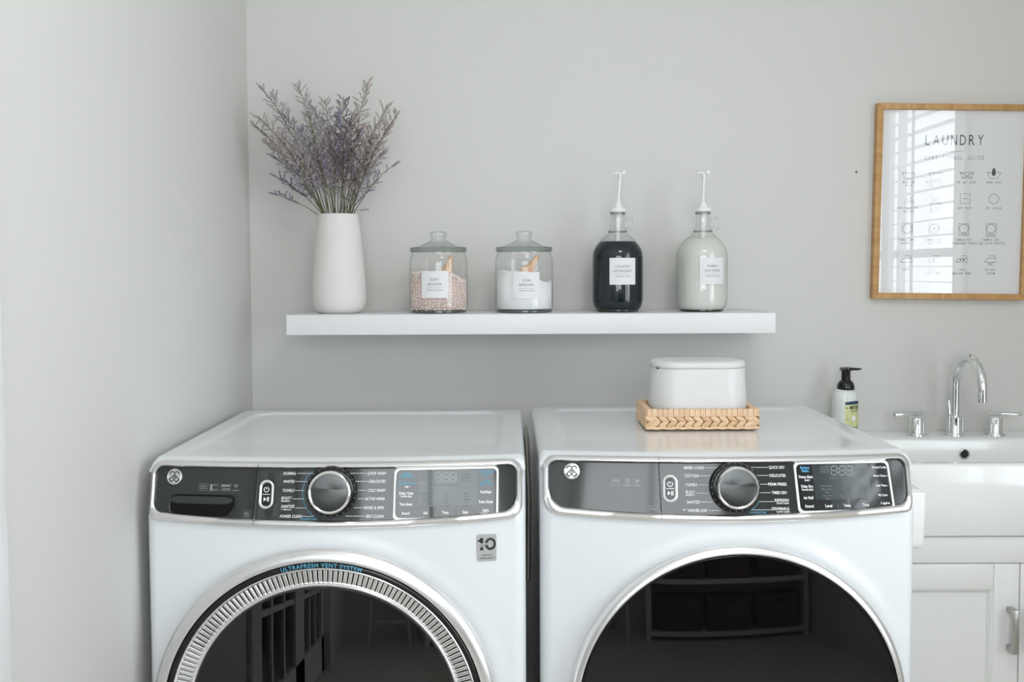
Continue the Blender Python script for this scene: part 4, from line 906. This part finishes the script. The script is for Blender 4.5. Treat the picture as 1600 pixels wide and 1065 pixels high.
# a broken twig sticking out over the rim
b = MB(); p = [(0.022, -0.02, H_-0.012), (0.034, -0.03, H_+0.0075), (0.048, -0.034, H_+0.010), (0.062, -0.036, H_+0.0085), (0.084, -0.038, H_+0.0095)]
o = b.tube(p, 0.0005, 5).build('dried_twig', M_stem2, None, loc=(vx, vy, ZS), fix=False); fb = MB()
for k in range(26):
    q = Vector(p[3]).lerp(Vector(p[4]), rnd.random())+Vector((0, 0, 0)); r_ = 0.0011; fb.add([q+Vector(v)*1 for v in ((-0.002, 0, 0), (0.0005, r_, 0.001), (0.0005, -r_, -0.0005), (0.004, 0, rnd.uniform(-0.002, 0.003)))], [(0, 1, 2), (1, 3, 2), (0, 1, 3)])
fb.build('blossoms', M_fl[4], o, fix=False, smooth=False)
tag(o, 'tiny broken twig poking out low over the right rim of the vase', 'flower', 'dried flowers in the white vase')

# ------------------------------------------------------------------ woven tray and tin on the dryer
TZ = Dm.H-0.0030
fl = onz(1008, 673, TZ); frp = onz(1189.5, 673, TZ)
bx0, bx1 = fl.x-0.0, frp.x; by0 = (fl.y+frp.y)/2+0.002; bd_ = 0.185; bw = bx1-bx0; bh = 0.048
bask = empty('woven_tray', ((bx0+bx1)/2, by0+bd_/2, TZ), 0, 'shallow tan woven tray on top of the dryer', 'basket')
hwb, hdb = bw/2, bd_/2
b = MB(); flare = 0.006
b.box(-hwb+0.008, hwb-0.008, -hdb+0.008, hdb-0.008, 0.001, 0.004)
b.build('tray_floor', M_rush[2], bask)
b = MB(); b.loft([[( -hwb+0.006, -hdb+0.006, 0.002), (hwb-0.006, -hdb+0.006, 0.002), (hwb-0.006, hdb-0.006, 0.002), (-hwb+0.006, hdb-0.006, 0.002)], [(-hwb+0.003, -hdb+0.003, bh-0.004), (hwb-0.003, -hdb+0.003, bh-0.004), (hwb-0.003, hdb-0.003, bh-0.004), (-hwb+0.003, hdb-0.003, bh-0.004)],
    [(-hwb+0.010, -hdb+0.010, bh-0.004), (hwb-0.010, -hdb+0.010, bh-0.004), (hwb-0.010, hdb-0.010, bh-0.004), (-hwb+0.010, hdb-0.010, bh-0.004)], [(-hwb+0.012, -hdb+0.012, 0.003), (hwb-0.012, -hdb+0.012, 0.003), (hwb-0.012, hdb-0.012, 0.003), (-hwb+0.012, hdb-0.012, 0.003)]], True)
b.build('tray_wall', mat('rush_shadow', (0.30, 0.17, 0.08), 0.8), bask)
def bent_leaf():
    """fat pointed strand, x along, z up, bulging to -y"""
    b = MB(); rows = []; n = 8
    for i in range(n+1):
        t = i/n; w_ = math.sin(PI*(0.12+0.86*t))**0.75*0.0058; x = -0.012+0.024*t
        rows.append([(x, -0.0001, -w_), (x, -0.0030*math.sin(PI*(0.1+0.8*t)), -w_*0.55), (x, -0.0040*math.sin(PI*(0.1+0.8*t)), 0), (x, -0.0030*math.sin(PI*(0.1+0.8*t)), w_*0.55), (x, -0.0001, w_)])
    b.loft(rows, False); return b
leaf0 = [bent_leaf().build('braid_strand', M_rush[k], bask, ang=0) for k in range(3)]
first = [True]*3
def put(me_list, flags, name, k, loc, rot):
    if flags[k]: o = me_list[k]; flags[k] = False
    else: o = link(me_list[k].data, name, None, bask)
    o.location = loc; o.rotation_euler = rot; return o
b = MB(); b.box(-0.0058, 0.0058, -0.0028, 0.0118, -0.0085, 0.0085)
wr0 = [b.build('rim_wrap', M_rushw[k], bask, bevel=0.0014, seg=2) for k in range(3)]; wf = [True]*3
def side(x0, y0, x1, y1, outz):
    """place wraps and braid along one side, outz = rotation that turns -y outwards"""
    L = math.hypot(x1-x0, y1-y0); n = int(L/0.0115); dx, dy = (x1-x0)/L, (y1-y0)/L
    for i in range(n):
        t = (i+0.5)*L/n; k = rnd.randrange(3)
        o = put(wr0, wf, 'rim_wrap', k, (x0+dx*t, y0+dy*t, bh-0.0085+rnd.uniform(-0.0006, 0.0006)), (0, rnd.uniform(-0.06, 0.06), outz)); o.scale = (L/n/0.0116*0.99, 1, 1)
    m = int(L/0.0185)
    for i in range(m+1):
        t = min(L-0.008, max(0.008, i*L/m))
        for up in (1, -1):
            k = rnd.randrange(3)
            put(leaf0, first, 'braid_strand', k, (x0+dx*t, y0+dy*t, 0.0195+up*0.0052), (0, up*0.50+rnd.uniform(-0.05, 0.05), outz))
    b = MB(); q = int(L/0.006)
    for r_, zc in ((0.0030, 0.0058),):
        b.tube([(x0+dx*L*i/q, y0+dy*L*i/q, zc+0.0008*math.sin(i*1.3)) for i in range(q+1)], [r_*(1+0.15*math.sin(i*2.1)) for i in range(q+1)], 8)
    b.build('base_strand', M_rush[1], bask)
side(-hwb+0.004, -hdb+0.004, hwb-0.004, -hdb+0.004, 0)
side(hwb-0.004, -hdb+0.004, hwb-0.004, hdb-0.004, PI/2)
side(hwb-0.004, hdb-0.004, -hwb+0.004, hdb-0.004, PI)
side(-hwb+0.004, hdb-0.004, -hwb+0.004, -hdb+0.004, -PI/2)
# oval white tin
cz0 = TZ+0.0045; cxm = at(1092, 620, 2.36).x; cym = by0+bd_/2; tw = 0.2235; td = 0.148; hb = 0.131
tin = empty('storage_tin', (cxm, cym, cz0), 0, 'white lidded storage box with rounded ends standing in the woven tray', 'box')
def sell(wd, dp, r, z_): return [(x, y, z_) for x, y in rrect(-wd/2, wd/2, -dp/2, dp/2, r, 10)]
b = MB(); b.loft([sell(tw-0.006, td-0.006, 0.057, 0), sell(tw, td, 0.058, 0.003), sell(tw-0.004, td-0.004, 0.058, hb*0.5), sell(tw-0.010, td-0.009, 0.057, hb)], True, True, True).build('tin_body', M_tin, tin, ang=40)
b = MB(); b.loft([sell(tw-0.014, td-0.013, 0.055, hb), sell(tw-0.014, td-0.013, 0.055, hb+0.0012)], True).build('lid_gap', mat('lid_gap_grey', (0.35, 0.35, 0.34), 0.6), tin)
b = MB(); b.loft([sell(tw-0.011, td-0.010, 0.057, hb+0.0012), sell(tw-0.009, td-0.008, 0.058, hb+0.0025), sell(tw-0.009, td-0.008, 0.058, hb+0.0085), sell(tw-0.012, td-0.011, 0.056, hb+0.0125), sell(tw-0.020, td-0.019, 0.052, hb+0.0155), sell(tw-0.034, td-0.032, 0.045, hb+0.0165), sell(tw-0.07, td-0.07, 0.03, hb+0.0165)], True, True, True).build('lid', M_tin, tin, ang=40)
pz = Vector((-(tw-0.011)/2+0.010, -td/2+0.030, hb+0.001)); MB().box(pz.x-0.0045, pz.x+0.001, pz.y-0.006, pz.y+0.002, pz.z-0.0015, pz.z+0.0015).build('lid_tab', M_black, tin, bevel=0.0005)

# ------------------------------------------------------------------ framed laundry symbol chart
PD = 2.846; pc = at(1488.5, 315.5, PD); th = -math.radians(0.85)   # turned clockwise
PW, PH = 0.4235, 0.532
pr = bpy.data.objects.new('framed_poster', None); COL.objects.link(pr); pr.location = (pc.x, -0.001, pc.z); pr.rotation_euler = (0, -th, 0)
tag(pr, 'oak framed laundry care symbol chart hanging on the wall above the sink', 'picture')
inv = (Matrix.Translation(pr.location) @ Matrix.Rotation(-th, 4, 'Y')).inverted()
fw = 0.0165; fd = 0.024
def stile(x0, x1, z0, z1, mi0, mi1, horiz, m):
    b = MB()
    if horiz:
        o = 1 if z1 > 0 else -1; zo, zi = (z1, z0) if o > 0 else (z0, z1)
        b.add([(x0, -fd, zo), (x1, -fd, zo), (x1-fw, -fd, zi), (x0+fw, -fd, zi), (x0, 0, zo), (x1, 0, zo), (x1-fw, 0, zi), (x0+fw, 0, zi)], [(0, 1, 2, 3), (4, 7, 6, 5), (0, 4, 5, 1), (3, 2, 6, 7), (0, 3, 7, 4), (1, 5, 6, 2)])
    else:
        o = 1 if x1 > 0 else -1; xo, xi = (x1, x0) if o > 0 else (x0, x1)
        b.add([(xo, -fd, z0), (xo, -fd, z1), (xi, -fd, z1-fw), (xi, -fd, z0+fw), (xo, 0, z0), (xo, 0, z1), (xi, 0, z1-fw), (xi, 0, z0+fw)], [(0, 1, 2, 3), (4, 7, 6, 5), (0, 4, 5, 1), (3, 2, 6, 7), (0, 3, 7, 4), (1, 5, 6, 2)])
    b.build('frame_rail', m, pr, bevel=0.0012, seg=2)
stile(-PW/2, PW/2, PH/2-fw, PH/2, 0, 0, True, M_oakh); stile(-PW/2, PW/2, -PH/2, -PH/2+fw, 0, 0, True, M_oakh)
stile(-PW/2, -PW/2+fw, -PH/2, PH/2, 0, 0, False, M_oak); stile(PW/2-fw, PW/2, -PH/2, PH/2, 0, 0, False, M_oak)
MB().box(-PW/2+fw-0.002, PW/2-fw+0.002, -0.012, -0.010, -PH/2+fw-0.002, PH/2-fw+0.002).build('print_sheet', M_poster, pr)
MB().box(-PW/2+fw-0.001, PW/2-fw+0.001, -0.0165, -0.0150, -PH/2+fw-0.001, PH/2-fw+0.001).build('glass_pane', G_pane, pr)
def pl(px, py): p = inv @ at(px, py, 2.857); return p.x, p.z
YP = -0.0123; kp = 2.857/F
bk = MB(); bg_ = MB()
def ptext(mb, st, x0, x1, yc, cap, bold=0.0, mono=False):
    if mono:
        n = len(st); cw = (x1-x0)/(n-0.3)
        for i, ch in enumerate(st):
            if ch == ' ': continue
            _, _, asp = glyphs(ch, bold); wch = min(cw*0.68, asp*cap*0.75)
            ptext(mb, ch, x0+i*cw+(cw*0.7-wch)/2, x0+i*cw+(cw*0.7-wch)/2+wch, yc, cap, bold)
        return
    a = pl(x0, yc); c = pl(x1, yc); h = cap*kp
    text(mb, st, lambda u, v: (a[0]+(c[0]-a[0])*u, YP, a[1]+(v-0.5)*h), bold)
ptext(bk, 'LAUNDRY', 1444.5, 1537, 218.5, 16, 0.0, True)
ptext(bg_, 'CARE SYMBOL GUIDE', 1445, 1538, 246.3, 6.5, -0.004, True)
a = pl(1467, 236.3); c = pl(1505, 236.3); ribbon(bg_, [a, (c[0], a[1])], 0.0011, lambda x, z: (x, YP, z))
lw = 0.0011
def pc_(px, py): return pl(px, py)
def R(mb, pts, cx, cy, closed=False, w_=lw): 
    o = pl(cx, cy); ribbon(mb, [(o[0]+x*kp, o[1]-y*kp) for x, y in pts], w_, lambda x, z: (x, YP, z), closed)
def circ(r, n=24, ox=0, oy=0): return [(ox+r*math.cos(2*PI*i/n), oy+r*math.sin(2*PI*i/n)) for i in range(n)]
def tub(cx, cy):
    R(bk, [(-11, -4), (-6.5, 6), (6.5, 6), (11, -4)], cx, cy); R(bk, [(-9.5, -3)]+[(-9.5+19*i/24, -2.6+1.3*math.cos(i*PI/4)) for i in range(25)], cx, cy)
def dot(cx, cy, r=1.4):
    o = pl(cx, cy); bk.add([(o[0]+r*kp*math.cos(2*PI*i/12), YP, o[1]+r*kp*math.sin(2*PI*i/12)) for i in range(12)], [tuple(range(12))])
def iron(cx, cy):
    R(bk, [(-9, 5), (9.2, 5), (6.8, -5), (-2, -5)], cx, cy); R(bk, [(-9, 5), (-6, 0), (-3.5, -1.2), (7.5, -1.2)], cx, cy)
CX = (1420.5, 1462, 1511, 1553)
tub(CX[0]-0.5, 273); tub(CX[1], 273); R(bk, [(-9.5, 9), (9.5, 9)], CX[1], 273) ; tub(CX[2], 272.5); R(bk, [(-9, 5.5), (0, 2), (9, -3)], CX[2], 273); R(bk, [(9, 5.5), (0, 2), (-9, -3)], CX[2], 273); tub(CX[3], 272.5)
o = pl(CX[3], 269); hand = [(-2.6, 5), (-3.4, 1), (-2.4, -4.5), (-0.6, -6.5), (1.0, -6.0), (1.8, -3.5), (3.2, -1.5), (2.6, 0.5), (1.8, 5.5)]
bk.add([(o[0]+x*kp, YP, o[1]-y*kp) for x, y in hand], [tuple(range(len(hand)))[::-1]])
for cx in CX[:2]: R(bk, [(0, -8), (8, 7), (-8, 7)], cx-0.5, 311, True)
R(bk, [(-3, 7), (3, -3)], CX[0]-0.5, 311); R(bk, [(1, 7), (5, 1)], CX[0]-0.5, 311); R(bk, [(-7, -5), (7, 8)], CX[1]-0.5, 311); R(bk, [(7, -5), (-7, 8)], CX[1]-0.5, 311)
R(bk, [(-7.5, -7.5), (7.5, -7.5), (7.5, 7.5), (-7.5, 7.5)], 1508, 310.3, True); R(bk, [(-4.2, 0), (4.2, 0)], 1508, 310.3); R(bk, circ(7.6), 1552.8, 310.5, True)
for i, cx in enumerate((1417.5, 1459.5, 1505.8, 1548.5)):
    R(bk, [(-7.8, -7.8), (7.8, -7.8), (7.8, 7.8), (-7.8, 7.8)], cx, 357.2, True); R(bk, circ(7.0), cx, 357.2, True)
    for k in range((0, 0, 1, 2)[i]): R(bk, [(-7.8, 10+2*k), (7.8, 10+2*k)], cx, 357.2)
dot(1459.5, 357.2, 1.2)
for cx in (1416, 1459.5, 1503, 1547.5): iron(cx, 404.5)
dot(1459, 406); dot(1500.5, 406); dot(1505.5, 406); R(bk, [(-4.5, 5), (4.5, 11)], 1547.5, 404.5); R(bk, [(4.5, 5), (-4.5, 11)], 1547.5, 404.5)
for st, cx, yc in (('MACHINE', 1420, 284.5), ('WASH', 1420, 289.5), ('MACHINE WASH', 1463, 284.5), ('DELICATE', 1463, 289.5), ('DO NOT WASH', 1510, 284.8), ('HAND WASH', 1553, 284.8), ('NON-CHLORINE', 1418, 324.5), ('BLEACH', 1419.5, 330), ('DO NOT', 1461, 324.5), ('BLEACH', 1461, 330),
    ('DRY FLAT', 1507.5, 324.8), ('DRY CLEAN', 1552, 325), ('TUMBLE DRY,', 1417.5, 374.2), ('NORMAL', 1415.5, 379.5), ('TUMBLE DRY,', 1460, 374.2), ('LOW TEMP', 1460.5, 379.5), ('TUMBLE DRY,', 1506.5, 374.5), ('PERMANENT PRESS', 1506.5, 380), ('TUMBLE DRY,', 1549.5, 374.5), ('DELICATE/GENTLE', 1549.5, 380),
    ('IRON', 1415.5, 420.7), ('IRON,', 1458.5, 421), ('LOW TEMP.', 1459, 426.8), ('IRON,', 1504, 421.2), ('MEDIUM TEMP.', 1504, 427), ('DO NOT', 1547.5, 421.2), ('STEAM', 1547.5, 427)):
    w_ = len(st)*2.62; ptext(bk, st, cx-w_/2, cx+w_/2, yc, 3.3, 0.01, True)
bk.build('symbol_print', mat('poster_ink', (0.06, 0.06, 0.06), 0.6), pr, fix=False, smooth=False); bg_.build('grey_print', M_tpg, pr, fix=False, smooth=False)

# nail hole plug on the wall
p = at(1338, 268.5, 2.868); o = MB().lathe([(0.0022, 0), (0.0024, 0.002), (0.0012, 0.004), (0.0004, 0.0045)], 14, lambda x, y, h: (x, -h, y)).build('nail', M_black, None, loc=(p.x, 0, p.z)); tag(o, 'tiny dark nail in the bare wall left of the framed chart', 'nail')

# ------------------------------------------------------------------ sink cabinet, sink, tap, soap
KX0, KX1 = 0.80, 1.56; ZK = 0.908; FD = 2.375; fyk = -2.87+FD
cabf = fyk+0.012; zap = at(1520, 838, FD).z; zdt = at(1500, 881, FD+0.01).z
cab = empty('sink_cabinet', ((KX0+KX1)/2, cabf, 0), 0, 'white shaker base cabinet under the sink right of the dryer', 'cabinet')
ox, oy = cab.location.x, cab.location.y
b = MB(); b.box(KX0-ox, KX1-ox, 0.022, -cabf-0.002, 0.10, zap-0.004); b.box(KX0-ox, KX1-ox, 0.07, -cabf-0.002, 0.0, 0.10); b.build('cabinet_body', M_cab, cab)
bxo('top_rail', M_cab, KX0-ox, KX1-ox, 0, 0.022, zdt+0.002, zap-0.004, cab, 0.001)
xd = at(1593, 900, FD+0.01).x
def shaker(x0, x1, z0, z1, hside):
    d = empty('door', ((x0+x1)/2-ox, 0, z0)); d.parent = cab; w_ = (x1-x0)/2; h = z1-z0; sw = 0.059; rh = 0.060
    bxo('stile', M_cab, w_-sw, w_, -0.001, 0.021, 0, h, d, 0.001); bxo('stile', M_cab, -w_, -w_+sw, -0.001, 0.021, 0, h, d, 0.001)
    bxo('rail', M_cab, -w_+sw+0.0006, w_-sw-0.0006, -0.001, 0.021, h-rh, h, d, 0.001); bxo('rail', M_cab, -w_+sw+0.0006, w_-sw-0.0006, -0.001, 0.021, 0, rh, d, 0.001)
    b = MB(); a = (-w_+sw, w_-sw, rh, h-rh); rr_ = lambda m, y: [(a[0]+m, y, a[2]+m), (a[1]-m, y, a[2]+m), (a[1]-m, y, a[3]-m), (a[0]+m, y, a[3]-m)]
    b.loft([rr_(0, 0.001), rr_(0.004, 0.003), rr_(0.010, 0.010), rr_(0.011, 0.012)], True, False, True); b.build('inset_panel', M_cab, d, smooth=False)
    hx = (w_-0.022) if hside > 0 else (-w_+0.022); zt_ = h-(0.10); zb_ = zt_-0.103
    b = MB(); b.box(hx-0.008, hx+0.008, -0.036, -0.027, zb_, zt_)
    b.box(hx-0.006, hx+0.006, -0.030, -0.0015, zt_-0.012, zt_).box(hx-0.006, hx+0.006, -0.030, -0.0015, zb_, zb_+0.012)
    b.build('handle', mat('brushed_nickel', (0.50, 0.50, 0.475), 0.3, metal=1), d, bevel=0.001)
shaker(KX0+0.003, xd, 0.112, zdt, 1); shaker(xd+0.003, KX1-0.003, 0.112, zdt, -1)
# sink
sk = empty('laundry_sink', ((KX0+KX1)/2, -0.25, zap), 0, 'white fireclay apron sink with rear deck on the cabinet', 'sink')
Hs = ZK-zap; o_x = sk.location.x; wd = KX1-KX0; y_f = fyk+0.25; y_b = 0.248
Ro = lambda z, m=0.0, r=0.02: [(x, y, z) for x, y in rrect(-wd/2+m, wd/2-m, y_f+m, y_b, (r, r, 0.004, 0.004), 6)]
deck = 0.142
Ri = lambda z, m=0.0, r=0.03: [(x, y, z) for x, y in rrect(-wd/2+0.03+m, wd/2-0.03-m, y_f+0.028+m, y_b-deck-m*0.4, r, 6)]
b = MB(); b.loft([Ro(0, 0.004), Ro(0.004), Ro(Hs-0.008), Ro(Hs-0.003, 0.0015), Ro(Hs, 0.007), Ri(Hs, -0.004), Ri(Hs-0.002, 0.0), Ri(Hs-0.008, 0.003), Ri(0.03, 0.008), Ri(0.014, 0.02), Ri(0.010, 0.05)], True, True, True)
b.build('sink_basin', M_fire, sk, ang=50)
p = at(1507, 709, 2.722); oz = p.z-zap
yv = y_b-deck-0.0035
of = MB().lathe([(0.0085, 0.004), (0.0095, -0.001), (0.0115, -0.003), (0.0132, -0.002), (0.0136, 0.0005)], 32, lambda x, y, h: (p.x-o_x+x, yv+h, oz+y), False, False).build('overflow_ring', mat('ring_steel', (0.5, 0.5, 0.48), 0.25, metal=1), sk)
MB().lathe([(0.0088, 0.0), (0.0085, -0.0008), (0.0002, -0.0008)], 24, lambda x, y, h: (p.x-o_x+x, yv+h, oz+y), False).build('overflow_hole', M_rub, of)
# tap
def tp(px, py, D): q = at(px, py, D); return q
fc = onz(1491, 682, ZK); tap = empty('faucet', (fc.x, -0.078, ZK), 0, 'chrome gooseneck faucet with two lever handles on the sink deck', 'faucet')
sx = at(1491, 650, 2.79).x; ft = lambda x, y, z: (x-fc.x, y+0.078, z-ZK)
yt = -0.078; D0 = 2.87+yt
k0 = D0/F
x_s = at(1491.5, 680, D0).x
def hub(xw, name, par, rf=15.5, rb=11.5, hb_=24):
    return MB().lathe([(rf*k0, 0), (rf*k0, 0.0035), (rf*k0*0.95, 0.006), (rb*k0*1.02, 0.0066), (rb*k0, 0.008), (rb*k0, hb_*k0*1.15), (rb*k0*0.95, hb_*k0*1.15+0.0015), (0.0005, hb_*k0*1.15+0.0015)], 10 if False else 40, lambda x, y, h: ft(xw+x, yt+y, ZK+h)).build(name, M_tapch, par)
hb1 = hub(x_s, 'spout_base', tap, 16, 13.3, 26)
ztp = at(1512, 559, 2.71).z; zend = at(1535, 630, 2.62).z; r_arc = 0.076; zc_ = ztp-r_arc
pts = [Vector((x_s, yt, ZK+0.03)), Vector((x_s, yt, ZK+0.08)), Vector((x_s, yt, zc_-0.02))]+[Vector((x_s+0.004*(i/20), yt-r_arc+r_arc*math.cos(PI*i/20), zc_+r_arc*math.sin(PI*i/20))) for i in range(21)]+[Vector((x_s+0.004, yt-2*r_arc, zend))]
MB().tube([ft(*q) for q in pts], 6.8*k0, 28).build('spout', M_tapch, hb1, ang=60)
b = MB(); q = at(1483, 620.5, D0+0.02); b.tube([ft(x_s, yt+0.02, ZK+0.01), ft(q.x+0.004, yt+0.03, q.z-0.01)], 0.0018, 8); b.lathe([(0.0005, -0.004), (0.0036, -0.002), (0.004, 0.001), (0.002, 0.004), (0.0005, 0.005)], 16, lambda x, y, h: ft(q.x+x, yt+0.02+y, q.z+h)); b.tube([ft(q.x, yt+0.02, q.z), ft(x_s, yt+0.01, q.z)], 0.0015, 8)
b.build('lift_rod', M_tapch, tap)
for px, sg in ((1432.5, -1), (1554.5, 1)):
    xh = at(px, 680, D0).x; hh = hub(xh, 'handle_base', tap)
    b = MB(); zz = ZK+0.032
    b.lathe([(0.0068, 0), (0.0062, 0.012), (0.0066, 0.016)], 20, lambda x, y, h: ft(xh+x, yt+y, zz+h))
    zl = at(px, 646, D0).z; xa = at(1398 if sg < 0 else 1597, 646, D0-0.02).x; xb2 = at(1445 if sg < 0 else 1543, 646, D0).x
    b.tube([ft(xa, yt-0.018, zl), ft(xa+(xb2-xa)*0.02, yt-0.0175, zl), ft(xb2, yt, zl+0.001)], [0.0052, 0.0058, 0.0058], 24)
    b.build('lever_handle', M_tapch, hh)
# soap bottle
xo = at(1319.5, 650, 2.79); sb_ = empty('soap_bottle', (xo.x, -0.08, ZK), 0, 'frosted foaming soap bottle with black pump and yellow floral label', 'bottle')
zs = lambda py: (681-py)*k0*0.995
rt = math.radians(24); rot = Matrix.Rotation(rt, 4, 'Z')
P = [(17, 0.0), (19.2, 0.002), (20, 0.006), (20.2, zs(640)), (19.8, zs(622)), (18.6, zs(615)), (16.4, zs(610.5)), (13.4, zs(607.5)), (12, zs(606.5))]
bo = MB().lathe([(r*k0, h) for r, h in P], 64, lambda x, y, h: (x, y*0.92, h)).build('bottle_body', M_frost, sb_)
pu = MB().lathe([(13.1*k0, zs(607)), (13.3*k0, zs(606)), (13.2*k0, zs(602)), (12*k0, zs(597.5)), (9.5*k0, zs(594)), (7*k0, zs(592.5)), (6.9*k0, zs(578)), (7.4*k0, zs(577)), (7.4*k0, zs(574.5))], 48, lambda x, y, h: (x+1.5*k0, y, h)).build('pump', M_black, sb_)
b = MB(); rows = []
for x, hw_, za, zb2 in ((-8, 6.5, 578, 573.2), (-4, 7.4, 577.8, 572.4), (3, 7.4, 577.6, 572.3), (8, 6.0, 576.9, 572.6), (14, 4.6, 576.8, 573.2), (20, 3.6, 576.8, 573.8), (24.3, 2.6, 574.6, 573.8)):
    rows.append([((x+1.5)*k0, -hw_*k0, zs(za)), ((x+1.5)*k0, hw_*k0, zs(za)), ((x+1.5)*k0, hw_*k0, zs(zb2)), ((x+1.5)*k0, -hw_*k0, zs(zb2))])
b.loft(rows, True, True, True).build('pump_head', M_black, pu, bevel=0.0008)
rb2 = 20.2*k0+0.0004
def cyl(u, zz, d=0): a = u/rb2; return ((rb2+d)*math.sin(a), -(rb2*0.92+d)*math.cos(a), zz)
lu0, lu1 = -5*k0, 30*k0; lz0, lz1 = zs(672), zs(624.5)
b = MB(); n = 18; b.loft([[cyl(lu0+(lu1-lu0)*i/n, lz0), cyl(lu0+(lu1-lu0)*i/n, lz1)] for i in range(n+1)], False); lab = b.build('lemon_label', M_ly, sb_, ang=0)
b = MB(); rows = []
for i in range(n+1): t = i/n; u_ = lu0+(lu1-lu0)*t; rise = 1.8*k0*math.sin(PI*min(1, t*1.0))+0.0; zc2 = zs(627)+rise; rows.append([cyl(u_, zs(629.5)+rise*0.3, 0.0004), cyl(u_, zs(625.5)+rise, 0.0004)])
b.loft(rows, False).build('navy_band', M_navy, lab, ang=0)
b = MB(); text(b, "MEYER'S", lambda p, q: cyl(2.2*k0+19*k0*p, zs(636.5)+5.4*k0*q, 0.0006), 0.03); text(b, 'CLEAN DAY', lambda p, q: cyl(2*k0+20*k0*p, zs(640.5)+2.2*k0*q, 0.0006), 0.01); text(b, 'MRS.', lambda p, q: cyl(-3.6*k0+4*k0*p, zs(635.5)+1.8*k0*q, 0.0006), 0.01)
text(b, 'FOAMING HAND SOAP', lambda p, q: cyl(1*k0+22*k0*p, zs(666)+2*k0*q, 0.0006), 0.01); b.build('label_lettering', M_tk, lab, fix=False, smooth=False)
b = MB()
def dsk(cu, cz, r, d, n=16): b.add([cyl(cu+r*math.cos(2*PI*i/n), cz+r*math.sin(2*PI*i/n), d) for i in range(n)], [tuple(range(n))])
for i in range(12): a = 2*PI*i/12; dsk(9.5*k0+3.2*k0*math.cos(a), zs(651)+3.2*k0*math.sin(a), 1.15*k0, 0.0005, 8)
dsk(9.5*k0, zs(651), 2.9*k0, 0.0006); b.build('daisy_print', mat('daisy_white', (0.8, 0.82, 0.85), 0.5), lab, fix=False, smooth=False)
b = MB()
rf_ = random.Random(3)
for i in range(60):
    u_ = rf_.uniform(lu0+2*k0, lu1-2*k0); z_ = rf_.uniform(lz0+2*k0, zs(643)); 
    if math.hypot(u_-9.5*k0, z_-zs(651)) < 5.5*k0: continue
    a = rf_.uniform(0, PI); ribbon(b, [(u_, z_), (u_+2.2*k0*math.cos(a), z_+2.2*k0*math.sin(a))], 0.0009, lambda p, q: cyl(p, q, 0.0005))
b.build('leaf_print', mat('leaf_green', (0.25, 0.30, 0.08), 0.5), lab, fix=False, smooth=False)

# ------------------------------------------------------------------ behind the camera, seen in the dark doors and chrome
BX0, BX1, BZ = 0.15, 1.80, 1.02
bc = empty('bookcase', ((BX0+BX1)/2, YB+0.2, 0), 0, 'white open bookcase with wicker drawers on the rear wall', 'bookcase')
hx = (BX1-BX0)/2
b = MB(); b.box(-hx, -hx+0.05, -0.19, 0.19, 0, BZ).box(hx-0.05, hx, -0.19, 0.19, 0, BZ).box(-hx+0.05, hx-0.05, -0.195, -0.18, 0.05, BZ); b.build('carcass', M_trim, bc)
for z in (0.06, 0.50): bxo('shelf_board', M_trim, -hx+0.05, hx-0.05, -0.18, 0.19, z-0.02, z+0.02, bc)
bxo('top_board', M_trim, -hx-0.03, hx+0.03, -0.195, 0.22, BZ, BZ+0.06, bc)
src = None
for j, z in enumerate((0.085, 0.525)):
    for i in range(3):
        x = (BX0+BX1)/2-0.5+0.5*i
        k_ = empty('wicker_basket', (x, YB+0.22, z), 0, '%s brown wicker basket in the %s bookcase row behind the camera' % (('left', 'middle', 'right')[i], ('lower', 'upper')[j]), 'basket', 'wicker baskets in the bookcase')
        if src is None:
            b = MB(); b.loft([[(px_, py_, z_) for px_, py_ in rrect(-w_, w_, -0.15, 0.15, 0.03, 5)] for w_, z_ in ((0.21, 0), (0.235, 0.29), (0.215, 0.29), (0.20, 0.02))], True, True, True); o = b.build('basket_body', M_wick, k_)
            o2 = bxo('handle_hole', M_gap, -0.05, 0.05, 0.150, 0.153, 0.21, 0.25, k_); src = (o.data, o2.data)
        else: link(src[0], 'basket_body', None, k_); link(src[1], 'handle_hole', None, k_)
ld = empty('step_ladder', (-0.22, YB+0.42, 0), 0, 'pale folding step ladder leaning beside the bookcase', 'ladder')
for sx_ in (-1, 1): MB().tube([(sx_*0.21, 0.12, 0), (sx_*0.17, -0.12, 0.6), (sx_*0.15, -0.27, 1.15)], 0.018, 10).build('side_rail', M_ladder, ld)
for z in (0.25, 0.5, 0.75): bxo('tread', M_ladder, -0.185+z*0.03, 0.185-z*0.03, 0.05-z*0.36, 0.13-z*0.36, z-0.012, z+0.012, ld, 0.003)
# ceiling lamp
cl = empty('ceiling_lamp', (0.55, -2.2, ZC), 0, 'round flush white lamp on the ceiling above the camera', 'lamp')
MB().lathe([(0.17, 0), (0.17, -0.02), (0.15, -0.025)], 40).build('lamp_base', M_trim, cl)
MB().lathe([(0.155, -0.024), (0.15, -0.04), (0.10, -0.055), (0.0005, -0.058)], 40, cap0=False).build('diffuser', M_lamp, cl)
